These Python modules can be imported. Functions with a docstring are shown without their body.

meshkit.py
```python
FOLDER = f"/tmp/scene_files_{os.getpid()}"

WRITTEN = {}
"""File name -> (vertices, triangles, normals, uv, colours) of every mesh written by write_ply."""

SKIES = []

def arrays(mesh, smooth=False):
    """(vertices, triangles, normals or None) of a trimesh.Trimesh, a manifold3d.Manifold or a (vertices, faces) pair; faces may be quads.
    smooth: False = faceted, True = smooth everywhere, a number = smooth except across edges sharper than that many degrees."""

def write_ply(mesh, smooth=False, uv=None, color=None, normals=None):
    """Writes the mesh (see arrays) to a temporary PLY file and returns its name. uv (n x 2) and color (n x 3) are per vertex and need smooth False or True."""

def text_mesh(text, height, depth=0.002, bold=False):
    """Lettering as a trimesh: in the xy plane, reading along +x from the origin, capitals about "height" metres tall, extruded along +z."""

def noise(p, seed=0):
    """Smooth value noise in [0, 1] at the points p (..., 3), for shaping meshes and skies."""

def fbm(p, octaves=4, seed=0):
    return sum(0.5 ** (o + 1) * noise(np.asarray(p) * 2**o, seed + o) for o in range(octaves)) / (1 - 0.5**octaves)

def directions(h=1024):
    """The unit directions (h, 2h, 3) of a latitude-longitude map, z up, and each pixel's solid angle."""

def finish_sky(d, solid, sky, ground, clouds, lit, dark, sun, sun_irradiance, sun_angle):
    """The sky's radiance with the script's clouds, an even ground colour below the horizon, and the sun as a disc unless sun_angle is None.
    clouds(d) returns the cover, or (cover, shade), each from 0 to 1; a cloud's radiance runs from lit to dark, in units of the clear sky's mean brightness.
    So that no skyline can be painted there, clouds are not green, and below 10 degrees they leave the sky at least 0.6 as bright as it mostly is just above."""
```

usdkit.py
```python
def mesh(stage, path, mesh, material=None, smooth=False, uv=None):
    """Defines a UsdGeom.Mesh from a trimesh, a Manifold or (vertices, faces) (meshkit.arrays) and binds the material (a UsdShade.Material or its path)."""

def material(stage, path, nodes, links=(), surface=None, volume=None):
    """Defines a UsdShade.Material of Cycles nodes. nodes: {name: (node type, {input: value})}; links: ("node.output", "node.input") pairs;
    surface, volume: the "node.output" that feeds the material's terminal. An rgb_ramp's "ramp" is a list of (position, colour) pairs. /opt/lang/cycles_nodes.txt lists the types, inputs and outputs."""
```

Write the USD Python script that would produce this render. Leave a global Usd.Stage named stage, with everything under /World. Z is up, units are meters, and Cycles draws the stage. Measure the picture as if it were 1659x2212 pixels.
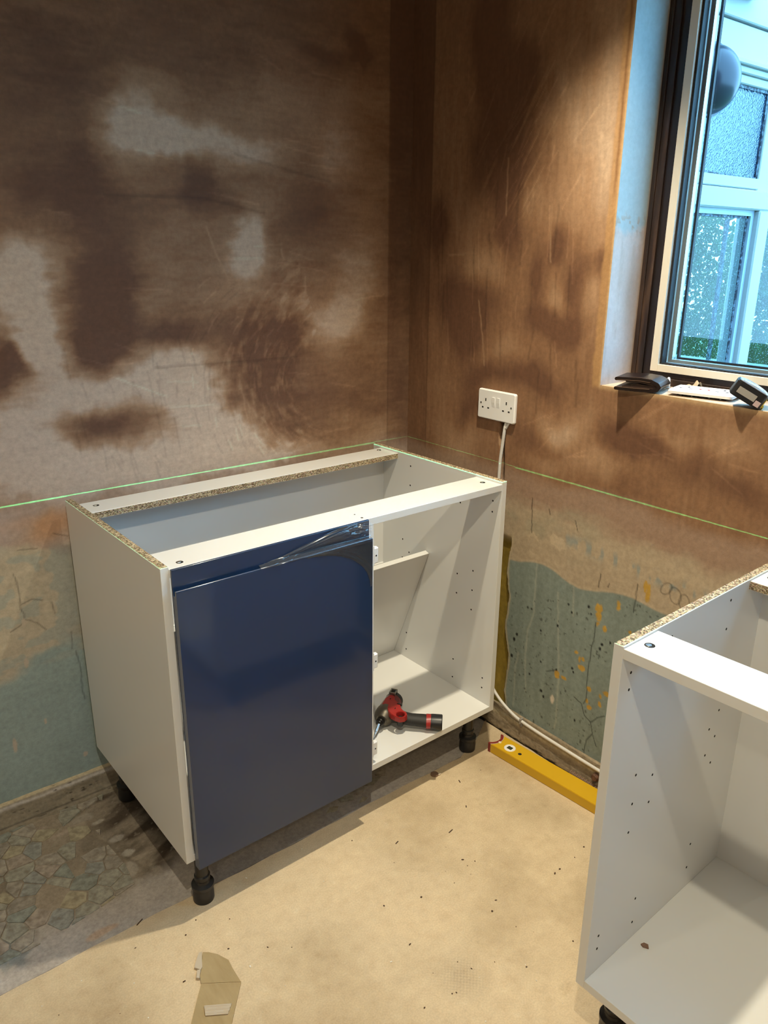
import math, random
import numpy as np, trimesh
import shapely.geometry as sg
import shapely.ops as so
from pxr import Usd, UsdGeom, UsdLux, UsdShade, Gf, Sdf, Vt
import usdkit, meshkit

stage = Usd.Stage.CreateInMemory()
UsdGeom.SetStageUpAxis(stage, UsdGeom.Tokens.z)
UsdGeom.SetStageMetersPerUnit(stage, 1.0)
stage.SetDefaultPrim(UsdGeom.Xform.Define(stage, '/World').GetPrim())
UsdGeom.Scope.Define(stage, '/World/Looks')
rng = np.random.default_rng(7)

# ------------------------------------------------------------------ camera
CAM = np.array([-1.6485, -1.9612, 1.4595])
YAW, PITCH, ROLL, FPX = 0.9019, -0.3232, 0.0078, 1670.25
fw = np.array([math.cos(PITCH)*math.cos(YAW), math.cos(PITCH)*math.sin(YAW), math.sin(PITCH)])
r0 = np.array([math.sin(YAW), -math.cos(YAW), 0.0]); u0 = np.cross(r0, fw)
rt = r0*math.cos(ROLL) + u0*math.sin(ROLL); up = -r0*math.sin(ROLL) + u0*math.cos(ROLL)
cam = UsdGeom.Camera.Define(stage, '/World/camera')
M = Gf.Matrix4d(*rt, 0, *up, 0, *(-fw), 0, *CAM, 1)
cam.AddTransformOp().Set(M)
cam.CreateHorizontalApertureAttr(36.0); cam.CreateVerticalApertureAttr(36.0*2212/1659)
cam.CreateFocalLengthAttr(36.0*FPX/1659)
cam.CreateClippingRangeAttr(Gf.Vec2f(0.02, 100))

EXPOSURE = 0.10
cam.CreateExposureAttr(EXPOSURE)

# ------------------------------------------------------------------ lights
SKY = (0.27, 0.62, 1.0); SKY_K = 2.6          # flat bright overcast sky, cool next to the lamps
dome = UsdLux.DomeLight.Define(stage, '/World/sky')
dome.CreateColorAttr(Gf.Vec3f(*SKY)); dome.CreateIntensityAttr(SKY_K)
# ceiling downlights (x, y, power); the fittings are built further down
CEIL = 2.40
LAMPS = [(-0.38, -0.85, 8.0, 44.0, 1.0), (-1.50, -1.82, 3.7, 76.0, .7), (-2.60, -0.90, 1.1, 76.0, .7), (-2.60, -2.75, 2.0, 76.0, .7)]   # x, y, power, beam, softness; the last two are unseen lamps added as fill
LAMP_RGB = (1.0, 0.885, 0.65); LAMP_K = 900.0
LASER_T, LASER_K = 0.0012, 3.2e7

# ------------------------------------------------------------------ helpers
def concat(ms): return trimesh.util.concatenate([m for m in ms])
def box(x0, x1, y0, y1, z0, z1, b=0.0):
    if b <= 0:
        m = trimesh.creation.box((x1-x0, y1-y0, z1-z0)); m.apply_translation(((x0+x1)/2, (y0+y1)/2, (z0+z1)/2)); return m
    P = []
    for sx in (0, 1):
        for sy in (0, 1):
            for sz in (0, 1):
                c = np.array([(x0, x1)[sx], (y0, y1)[sy], (z0, z1)[sz]], float)
                d = np.array([1-2*sx, 1-2*sy, 1-2*sz])*b
                for k in range(3):
                    q = c + d; q[k] = c[k]; P.append(q)
    return trimesh.convex.convex_hull(np.array(P))
def lathe(prof, n=32): return trimesh.creation.revolve(np.array(prof, float), sections=n)
def prism(poly, h, axes='xy', off=0.0):
    """Extrude a shapely polygon given in two axes along the third, from off to off+h."""
    if hasattr(poly, 'geoms'): return concat([prism(q, h, axes, off) for q in poly.geoms if q.geom_type == 'Polygon' and q.area > 1e-8])
    if not isinstance(poly, sg.Polygon): poly = sg.Polygon(poly)
    m = trimesh.creation.extrude_polygon(poly, h, engine='earcut')
    v = m.vertices.copy(); v[:, 2] += off
    o = {'xy': (0, 1, 2), 'xz': (0, 2, 1), 'yz': (2, 0, 1)}[axes]
    w = np.stack([v[:, o[0]], v[:, o[1]], v[:, o[2]]], 1)
    f = m.faces if axes in ('xy', 'yz') else m.faces[:, ::-1]
    return trimesh.Trimesh(w, f, process=False)
def smooth_path(pts, n=60):
    from scipy.interpolate import PchipInterpolator, CubicSpline
    pts = np.array(pts, float); t = np.r_[0, np.cumsum(np.linalg.norm(np.diff(pts, axis=0), axis=1))]
    return PchipInterpolator(t, pts)(np.linspace(0, t[-1], n))
def tube(path, ra, rb=None, n=12, upv=(0, 0, 1)):
    """Sweep an ellipse (ra along upv-ish, rb sideways) along a path; ra may vary."""
    P = np.array(path, float); k = len(P)
    ra = np.broadcast_to(np.asarray(ra, float), (k,)); rb = ra if rb is None else np.broadcast_to(np.asarray(rb, float), (k,))
    T = np.gradient(P, axis=0); T /= np.linalg.norm(T, axis=1, keepdims=True)
    V = []
    for i in range(k):
        s = np.cross(T[i], upv); s /= max(np.linalg.norm(s), 1e-9); w = np.cross(s, T[i])
        a = np.arange(n)*2*math.pi/n
        V.append(P[i] + np.outer(np.cos(a)*rb[i], s) + np.outer(np.sin(a)*ra[i], w))
    V = np.vstack(V + [P[:1], P[-1:]]); F = []
    for i in range(k-1):
        for j in range(n):
            a, b = i*n+j, i*n+(j+1) % n
            F += [(a, b, b+n), (a, b+n, a+n)]
    for j in range(n):
        F += [(k*n, (j+1) % n, j), (k*n+1, (k-1)*n+j, (k-1)*n+(j+1) % n)]
    m = trimesh.Trimesh(V, F, process=False); m.fix_normals(); return m
def rounded(poly, r, q=6): return poly.buffer(-r).buffer(r, quad_segs=q)
def place(m, loc=(0, 0, 0), rz=0.0, rx=0.0, ry=0.0):
    m = m.copy()
    for a, ax in ((rx, (1, 0, 0)), (ry, (0, 1, 0)), (rz, (0, 0, 1))):
        if a: m.apply_transform(trimesh.transformations.rotation_matrix(a, ax))
    m.apply_translation(loc); return m

def free(path):
    if not stage.GetPrimAtPath(path): return path
    k = 1
    while stage.GetPrimAtPath(f'{path}_{k:03d}'): k += 1
    return f'{path}_{k:03d}'
def tag(p, label=None, cat=None, group=None, kind=None):
    p = p.GetPrim() if hasattr(p, 'GetPrim') else p
    for k, v in (('label', label), ('category', cat), ('group', group), ('kind', kind)):
        if v: p.SetCustomDataByKey(k, v)
    return p
def thing(name, label, cat, loc=(0, 0, 0), rotz=0.0, group=None, kind=None):
    x = UsdGeom.Xform.Define(stage, free('/World/'+name))
    x.AddTranslateOp().Set(Gf.Vec3d(*map(float, loc))); x.AddRotateZOp().Set(math.degrees(rotz))
    return tag(x, label, cat, group, kind)
def add(name, mesh, mat, parent=None, smooth=30, label=None, kind=None, paint=None):
    base = str(parent.GetPath()) if parent is not None else '/World'
    m = usdkit.mesh(stage, free(f'{base}/{name}'), mesh, mat, smooth)
    if paint is not None:
        UsdGeom.PrimvarsAPI(m).CreatePrimvar('paint', Sdf.ValueTypeNames.Color3fArray, 'vertex').Set(Vt.Vec3fArray.FromNumpy(np.asarray(paint, np.float32)))
    return tag(m, label, None, None, kind)

# ------------------------------------------------------------------ materials
def mat(name, nodes, links=(), surface='p.BSDF'):
    return usdkit.material(stage, '/World/Looks/'+name, nodes, links, surface=surface)
def plain(name, col, rough=0.5, metal=0.0, bump=0.0, bscale=200, **kw):
    n = {'p': ('principled_bsdf', {'base_color': col, 'roughness': rough, 'metallic': metal, **kw})}; l = []
    if bump:
        n['g'] = ('geometry', {}); n['n'] = ('noise_texture', {'scale': bscale, 'detail': 3.0})
        n['b'] = ('bump', {'strength': bump, 'distance': 0.002})
        l = [('g.position', 'n.vector'), ('n.fac', 'b.height'), ('b.normal', 'p.normal')]
    return mat(name, n, l)
def mottled(name, stops, scale=20, detail=6, rough=0.7, bump=0.2, stretch=(1, 1, 1), bdist=0.002, fine=None):
    """Noise-mottled colour; stops are (position, colour)."""
    n = {'g': ('geometry', {}), 'm': ('mapping', {'scale': stretch}), 'n': ('noise_texture', {'scale': scale, 'detail': detail, 'roughness': 0.6}),
         'r': ('rgb_ramp', {'ramp': stops}), 'b': ('bump', {'strength': bump, 'distance': bdist}),
         'p': ('principled_bsdf', {'roughness': rough})}
    l = [('g.position', 'm.vector'), ('m.vector', 'n.vector'), ('n.fac', 'r.fac'), ('r.color', 'p.base_color'), ('n.fac', 'b.height'), ('b.normal', 'p.normal')]
    return mat(name, n, l)
def painted(name, rough=0.8, bump=0.35, spec=0.3, fine=0.22, stretch=(1, 1, 1), scale=70):
    """Colour from the mesh's own 'paint' values with a fine grain on top."""
    n = {'a': ('attribute', {'attribute': 'paint'}), 'g': ('geometry', {}), 'm': ('mapping', {'scale': stretch}),
         'n': ('noise_texture', {'scale': scale, 'detail': 8.0, 'roughness': 0.65}), 'r': ('rgb_ramp', {'ramp': [(0.25, (1-fine,)*3), (0.75, (1+fine*.6,)*3)]}),
         'x': ('mix', {'mix_type': 'multiply', 'fac': 1.0}), 'b': ('bump', {'strength': bump, 'distance': 0.0015}),
         'p': ('principled_bsdf', {'roughness': rough, 'specular_ior_level': spec})}
    l = [('g.position', 'm.vector'), ('m.vector', 'n.vector'), ('n.fac', 'r.fac'), ('a.color', 'x.color1'), ('r.color', 'x.color2'), ('x.color', 'p.base_color'),
         ('n.fac', 'b.height'), ('b.normal', 'p.normal')]
    return mat(name, n, l)
def srgb(r, g, b):
    c = np.array([r, g, b])/255.0
    return tuple(np.where(c <= 0.04045, c/12.92, ((c+0.055)/1.055)**2.4))

M_WHITE = plain('white_melamine', (0.72, 0.72, 0.71), 0.25, bump=0.04, bscale=900)
M_CHIP = mat('raw_chipboard', {
    'g': ('geometry', {}), 'm': ('mapping', {'scale': (330, 330, 620)}), 'v': ('voronoi_texture', {'scale': 1.0}),
    'r': ('rgb_ramp', {'ramp': [(0.0, (0.09, 0.06, 0.035)), (0.35, (0.22, 0.155, 0.09)), (0.6, (0.42, 0.33, 0.20)), (1.0, (0.62, 0.52, 0.37))]}),
    'n': ('noise_texture', {'scale': 420.0, 'detail': 3.0}), 's': ('separate_color', {}), 'x': ('mix', {'mix_type': 'overlay', 'fac': 0.6}),
    'b': ('bump', {'strength': 0.7, 'distance': 0.001}), 'p': ('principled_bsdf', {'roughness': 0.85})},
    [('g.position', 'm.vector'), ('m.vector', 'v.vector'), ('v.color', 's.color'), ('s.r', 'r.fac'), ('g.position', 'n.vector'), ('r.color', 'x.color1'), ('n.color', 'x.color2'),
     ('x.color', 'p.base_color'), ('s.r', 'b.height'), ('b.normal', 'p.normal')])
M_NAVY = plain('navy_gloss', (0.011, 0.029, 0.080), 0.30, specular_ior_level=.25, coat_weight=0.85, coat_roughness=0.09)
M_BLACK = plain('black_plastic', (0.012, 0.012, 0.014), 0.38)
M_DARK = plain('dark_hole', (0.012, 0.011, 0.01), 0.9)
M_STEEL = plain('steel', (0.55, 0.54, 0.52), 0.3, 1.0)
M_PLASTIC = plain('white_plastic', (0.80, 0.79, 0.78), 0.3)
M_CABLE = plain('white_cable_sheath', (0.66, 0.64, 0.61), 0.45)
# ------------------------------------------------------------------ painting of the plaster (wall coordinates, metres)
def lerp(a, b, t): return a + (b-a)*t
def sstep(a, b, x):
    t = np.clip((x-a)/(b-a), 0, 1); return t*t*(3-2*t)
def N2(s, z, fs, fz, seed=0, octv=4): return meshkit.fbm(np.stack([s*fs, z*fz, np.full_like(s, seed*7.3)], -1), octv, seed)
def ellipses(s, z, lst, soft=1.0):
    """Sum of soft ellipses (centre, two half axes, amount), all in millimetres and thousandths."""
    w = np.zeros_like(s)
    for cx, cz, ax, az, bx, bz, amp in lst:
        A = np.array([[ax, bx], [az, bz]])/1000.0
        I = np.linalg.inv(A); dx, dz = s-cx/1000.0, z-cz/1000.0
        d2 = (I[0, 0]*dx+I[0, 1]*dz)**2 + (I[1, 0]*dx+I[1, 1]*dz)**2
        w += amp/1000.0*np.exp(-(d2/soft)**1.25)
    return w
def strokes(s, z, lines, width):
    """Coverage of thin polylines, in millimetres."""
    c = np.zeros_like(s)
    jit = (N2(s, z, 60, 60, 31, 2)-.5)*0.006
    for q in lines:
        for (a, b), (e, f) in zip(q[:-1], q[1:]):
            a, b, e, f = a/1000., b/1000., e/1000., f/1000.
            sel = (s > min(a, e)-.02) & (s < max(a, e)+.02) & (z > min(b, f)-.02) & (z < max(b, f)+.02)
            x, y = s[sel]+jit[sel], z[sel]+jit[sel]*.5
            t = np.clip(((x-a)*(e-a)+(y-b)*(f-b))/max((e-a)**2+(f-b)**2, 1e-9), 0, 1)
            d = np.hypot(x-a-t*(e-a), y-b-t*(f-b))
            c[sel] = np.maximum(c[sel], np.clip(1.4-d/width, 0, 1))
    return c
def chips(s, z, lst, rag=0.7):
    c = np.zeros_like(s)
    wob = (N2(s, z, 90, 90, 41, 3)-.5)*2*rag
    for cx, cz, ax, az, bx, bz in lst:
        dx, dz = s-cx/1000., z-cz/1000.
        L1 = math.hypot(ax, az)/1000.+.0015; L2 = math.hypot(bx, bz)/1000.+.0015
        c = np.maximum(c, np.clip((1.15-np.hypot(dx/L1, dz/L2)-wob)*3, 0, 1))
    return c
WET0, WET1, WET2, WET3 = (np.array(c) for c in ((0.145, 0.069, 0.038), (0.255, 0.134, 0.070), (0.385, 0.230, 0.132), (0.55, 0.400, 0.285)))
LB = [(-860, 1758, 74, -17, -41, -83, 500), (-823, 1726, 118, -4, -9, -36, 550), (-647, 1718, 189, -7, -10, -41, 600), (-438, 1821, 244, 9, -10, -68, 200), (-266, 1721, 73, 5, -1, -85, 350), (-547, 1512, 43, 1, -3, -59, 600), (-569, 1435, 65, 0, -4, -66, 600), (-211, 1388, 79, -1, -1, -122, 400), (-322, 1264, 104, 26, 28, -65, 500), (-246, 1281, 70, -3, -1, -69, 300), (-1156, 1430, 81, 0, -7, -56, 700), (-1162, 1349, 77, -2, -11, -83, 750), (-1139, 1248, 59, -21, -24, -61, 750), (-1128, 1131, 181, -2, -2, -62, 600), (-805, 1160, 86, -7, -5, -61, 650), (-751, 1087, 90, -9, -7, -95, 750), (-669, 960, 103, -50, -34, -71, 800), (-947, 1119, 111, 8, 4, -54, 500), (-1096, 935, 269, -14, -1, -79, 750), (-1211, 1023, 106, -15, -10, -73, 650), (-799, 906, 276, -6, 3, -47, 750), (-473, 876, 256, 1, 5, -29, 350), (-971, 1354, 81, -2, -17, -156, -750), (-999, 1239, 75, -5, -7, -68, -600), (-995, 1614, 49, 3, -13, -111, -400), (-809, 1263, 98, -5, -3, -41, -550), (-711, 1624, 58, 3, -4, -49, -500), (-986, 1028, 116, 10, 6, -61, -600), (-1231, 1206, 28, -2, -10, -69, -800), (-539, 1178, 126, -74, -76, -101, -400), (-470, 1238, 55, -3, -2, -46, -350), (-231, 2013, 22, 6, 9, -36, -600), (-208, 1977, 21, 8, 16, -30, -500), (-331, 1971, 71, -9, -13, -27, -350), (-403, 1552, 78, 2, -2, -73, -300), (-643, 1578, 82, 3, -2, -34, -250), (-912, 1577, 105, 5, -5, -52, -250), (-591, 1985, 514, 79, -8, -134, -250), (-1065, 1788, 134, 15, -22, -170, -300), (-1091, 1589, 126, 6, -9, -69, -250), (-194, 1037, 171, -17, 0, -89, -250), (-436, 1020, 134, -15, -3, -84, -250), (-432, 1978, 240, 35, -2, -64, 100), (-603, 1345, 178, -5, -3, -49, 150), (-849, 1385, 87, -1, -9, -102, 100), (-159, 1520, 71, 1, 0, -160, 200), (-883, 1008, 78, -10, -7, -75, 200), (-129, 909, 88, -12, 0, -62, 150)]
RB = [(-703, 1816, -41, -8, -9, -334, 420), (-604, 1809, -82, -10, -12, -113, 350), (-511, 1872, -59, -9, -9, -94, 200), (-343, 1399, -80, 2, -5, -76, 350), (-578, 1337, -61, 3, -7, -71, 350), (-704, 1344, -35, 2, -11, -102, 300), (-398, 1183, -88, 9, -5, -66, 250), (-645, 1011, -83, 15, -5, -50, 500), (-240, 891, -91, 18, -4, -74, 350), (-460, 1574, -80, -3, -6, -69, 200), (-632, 1674, -82, -6, -10, -95, 300), (-632, 1547, -84, -2, -8, -77, 250), (-327, 1937, -75, -12, -14, -189, -550), (-454, 1901, -60, -20, 26, -78, -450), (-398, 1730, -65, -10, 8, -159, -500), (-398, 1627, -50, -3, -6, -70, -400), (-281, 1697, -40, -3, -5, -84, -350), (-134, 1514, -45, -1, -4, -92, -550), (-401, 1478, -59, 0, -6, -79, -450), (-585, 1468, -33, 0, -4, -36, -600), (-538, 1372, -35, 1, -7, -71, -550), (-261, 1321, -139, 7, -4, -60, -500), (-276, 1231, -104, 8, -4, -74, -450), (-546, 1286, -55, 4, -3, -36, -400), (-663, 1367, -32, 1, -9, -80, -450), (-722, 1405, -41, 1, -4, -38, -500), (-619, 1270, -89, 7, -4, -35, -450), (-361, 1129, -108, 13, -3, -40, -500), (-546, 1126, -95, 12, -3, -38, -450), (-288, 1032, -59, 9, -3, -57, -450), (-860, 1028, -108, 7, 1, -38, -550), (-1040, 1001, -78, 1, 3, -45, -300), (-1121, 1061, -62, -1, 2, -32, 200), (-958, 1064, -71, -1, 2, -22, 200), (-1158, 963, -71, 2, 2, -43, -350), (-833, 908, -93, 7, 4, -50, -200), (-604, 895, -79, 17, -4, -39, 200), (-216, 1823, -108, -12, -12, -216, 80), (-771, 944, -83, 5, 3, -38, 300), (-548, 950, -98, 19, -5, -53, -250), (-242, 1545, -75, -2, -4, -76, 100)]  # first ellipse, beside the window, paints lamp light into the plaster
CRR = [[(-818, 501), (-817, 443), (-811, 420), (-810, 361), (-810, 301), (-812, 257), (-804, 238)], [(-771, 244), (-798, 235), (-812, 203), (-836, 193), (-846, 160), (-828, 131), (-822, 81)], [(-836, 193), (-855, 218), (-877, 234)], [(-846, 160), (-862, 127)], [(-562, 796), (-570, 692)], [(-818, 645), (-815, 606)], [(-931, 655), (-930, 576)], [(-627, 779), (-630, 763)], [(-721, 770), (-730, 742)], [(-848, 629), (-844, 617)], [(-663, 278), (-697, 298)]]
DRR = [[(-598, 600), (-598, 436), (-581, 383), (-578, 287), (-590, 174)], [(-681, 541), (-700, 371), (-710, 284), (-714, 128), (-710, 107)], [(-732, 602), (-742, 492)], [(-551, 291), (-542, 239), (-544, 140), (-544, 98)]]
CRL = [[(-1271, 695), (-1267, 672), (-1266, 631), (-1267, 599), (-1261, 584), (-1262, 568), (-1272, 555), (-1300, 543)], [(-1266, 610), (-1237, 618), (-1213, 608)], [(-1262, 568), (-1234, 550), (-1215, 524)], [(-1192, 597), (-1189, 563)], [(-1148, 441), (-1143, 376), (-1145, 305), (-1142, 289)], [(-1154, 499), (-1157, 451)], [(-1166, 780), (-1132, 765)], [(-1254, 754), (-1209, 749)]]
CHR = [(-825, 532, -7, 3, -3, -29), (-819, 547, -6, 2, -2, -13), (-964, 640, -6, 2, -3, -22), (-954, 656, -4, 1, -2, -17), (-883, 576, -6, 2, -1, -12), (-848, 495, -4, 2, -1, -7), (-786, 345, -8, 4, -1, -7), (-777, 368, -3, 1, -1, -8), (-816, 292, -6, 3, -1, -6), (-729, 287, -8, 4, 0, -4), (-703, 287, -7, 3, -1, -10), (-764, 386, -5, 2, 0, -4), (-788, 373, -5, 2, 0, -4), (-875, 304, -9, 4, -1, -7), (-857, 287, -4, 2, -1, -7), (-858, 263, -4, 2, -1, -8), (-816, 251, -3, 2, -1, -6), (-925, 516, -4, 2, 0, -4), (-824, 236, -6, 3, -1, -6)]
CHL = [(-1332, 222, 4, -2, -3, -19), (-1250, 262, 2, -1, -1, -7), (-1160, 120, 5, -2, -1, -6), (-1274, 447, 4, -1, -2, -13), (-1265, 559, 4, -1, -1, -10)]
WHR = [(-694, 198, -5, 3, -1, -14)]
def plaster(w):
    w = np.clip(w, 0, 1)[..., None]
    return np.where(w < .35, lerp(WET0, WET1, w/.35), np.where(w < .65, lerp(WET1, WET2, (w-.35)/.3), lerp(WET2, WET3, (w-.65)/.35)))
def over(col, c, a): return col*(1-a[..., None]) + np.asarray(c)*a[..., None]
BLUE = np.array((0.23, 0.295, 0.295)); SKIM = np.array((0.46, 0.365, 0.255)); OCHRE = np.array((0.50, 0.30, 0.055))

def paint_left(s, z):
    qs = s + (N2(s, z, 7, 7, 1)-.5)*.10; qz = z + (N2(s, z, 7, 7, 2)-.5)*.09
    qs += (N2(s, z, 30, 60, 3, 4)-.5)*.05; qz += (N2(s, z, 40, 25, 4, 4)-.5)*.03
    w = .40 + ellipses(qs, qz, LB) + (N2(s, z, 3.2, 3.2, 5)-.5)*.22
    w = .42+(w-.42)*.97
    w += (N2(qs, qz, 9, 34, 6, 5)-.5)*.34 + (N2(s, z, 80, 14, 7, 3)-.5)*.10*sstep(1.25, 1.0, z) + (N2(s, z, 24, 120, 17, 3)-.5)*.16   # trowel drags
    w += (N2(qs, qz, 16, 16, 18, 5)-.5)*.16
    # sweeping trowel arcs around the lower middle
    cx, cz = -.30, 1.09
    rr = np.hypot(s-cx, z-cz); th = np.arctan2(z-cz, s-cx)
    arc = meshkit.fbm(np.stack([rr*62+th*3, th*6.5, np.zeros_like(s)+3], -1), 3, 9)
    ring = sstep(.10, .18, rr)*(1-sstep(.33, .42, rr))*sstep(.2, .8, np.abs(np.where(th < -2.2, th+6.283, th)-3.4) < 1.5)
    w += ring*(arc-.5)*.42 - ring*.04
    w += sstep(.56, .70, arc)*ring*.12
    # darker damp strip beside the corner, with its edge
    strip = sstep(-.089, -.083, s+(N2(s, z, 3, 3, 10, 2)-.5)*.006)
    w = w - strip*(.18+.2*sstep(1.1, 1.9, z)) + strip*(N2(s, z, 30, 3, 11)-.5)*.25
    w -= .10*sstep(1.75, 2.1, z)
    col = plaster(w)
    col = over(col, col*np.array((.97, 1.05, 1.18)), sstep(1.40, 1.0, z))  # cooler tint low down: window daylight put into the plaster colour
    # faint ochre tint and fine drag lines
    col = col*(1 + (N2(s, z, 26, 150, 12, 2)[..., None]-.5)*.22)
    col = col*(1 - .35*np.exp(-((s+.088)/.0022)**2))[..., None]
    ln = strokes(s, z, [[(-950, 1585), (-700, 1590), (-520, 1560)], [(-860, 1172), (-560, 1168), (-430, 1170)], [(-600, 1700), (-420, 1668), (-300, 1650)]], .004)
    col = col*(1-.25*ln)[..., None]
    lt = strokes(s, z, [[(-690, 1520), (-670, 1455), (-640, 1395)], [(-640, 1440), (-625, 1400)], [(-393, 1392), (-395, 1330)], [(-470, 1465), (-462, 1440)]], .003)
    col = over(col, WET2*1.1, lt*.7)
    # single trowel strokes: short arcs sweeping round the lower middle, and drags
    ra = np.random.default_rng(17); A, B_ = [], []
    for k in range(150):
        r_ = ra.uniform(.14, .44); t0 = ra.uniform(2.2, 4.7); dl = ra.uniform(.05, .20)*(.30/r_)
        ox, oz = -.30+ra.normal(0, .02), 1.09+ra.normal(0, .02)
        q = [(int(1000*(ox+r_*1.15*math.cos(t0+dl*i/4))), int(1000*(oz+r_*(1+.04*i/4)*math.sin(t0+dl*i/4)))) for i in range(5)]
        if max(v for _, v in q) < 1400 and min(v for _, v in q) > 885: (A if k % 2 else B_).append(q)
    for k in range(26):
        x0, z0 = ra.uniform(-1.15, -.15), ra.uniform(1.0, 1.95); L_ = ra.uniform(.05, .16); sl = ra.normal(.12, .15)
        A.append([(int(1000*x0), int(1000*z0)), (int(1000*(x0+L_)), int(1000*(z0-L_*sl)))])
    for k in range(24):
        x0, z0 = ra.uniform(-1.10, -.75), ra.uniform(.92, 1.25); L_ = ra.uniform(.03, .09)
        B_.append([(int(1000*x0), int(1000*z0)), (int(1000*(x0+ra.normal(.012, .006))), int(1000*(z0-L_)))])
    sa = strokes(s, z, A, .0026); sb = strokes(s, z, B_, .0028)
    col = over(col, np.minimum(col*1.30+.01, .6), sa*.65); col = col*(1-.14*sb[..., None])
    # below the cabinet line: pale pink, an orange patch painting in the shade from window light, thin grey green skim, then old blue paint
    n1 = (N2(s, z, 9, 9, 13)-.5); n2 = N2(s, z, 25, 60, 14)-.5
    k = sstep(.90, .80, z+n1*.08)
    col = over(col, np.array((.50, .40, .34)), k*.75)
    org = np.exp(-(((s+1.165)/.055)**2+((z-.80-.3*(s+1.165))/.035)**2)**1.5)+.5*np.exp(-(((s+1.24)/.09)**2+((z-.82)/.02)**2))
    col = over(col, np.array((.50, .285, .165)), np.clip(org, 0, 1)*.85)
    edge = z + n1*.10 + n2*.03 + .25*(s+1.25)
    col = over(col, np.array((.50, .455, .355))*(1+n2[..., None]*.3), sstep(.765, .735, edge)*.85)
    patch = N2(s, z, 16, 26, 15, 3)
    col = over(col, BLUE*1.25, sstep(.50, .56, patch+.5*sstep(-1.20, -1.14, s)-.05)*sstep(.76, .73, z)*.45)
    b = sstep(.50, .44, z+n1*.16+n2*.02-.25*(s+1.22))
    col = over(col, BLUE*1.28*(1+n1[..., None]*.25+n2[..., None]*.15), b)  # same blue as the right wall, lightened to paint in stronger light
    col = over(col, np.array((.42, .385, .31)), sstep(.55, .70, N2(s, z, 8, 30, 16, 3))*sstep(.40, .47, z)*sstep(.62, .5, z)*.55)
    low = sstep(.62, .60, z) ; cr = strokes(s, z, CRL, .0018)
    col = col*(1-.42*cr[..., None])
    col = over(col, np.array((.50, .43, .35)), chips(s, z, CHL, .3)*.9)
    return np.clip(col, .01, .9)

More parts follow.
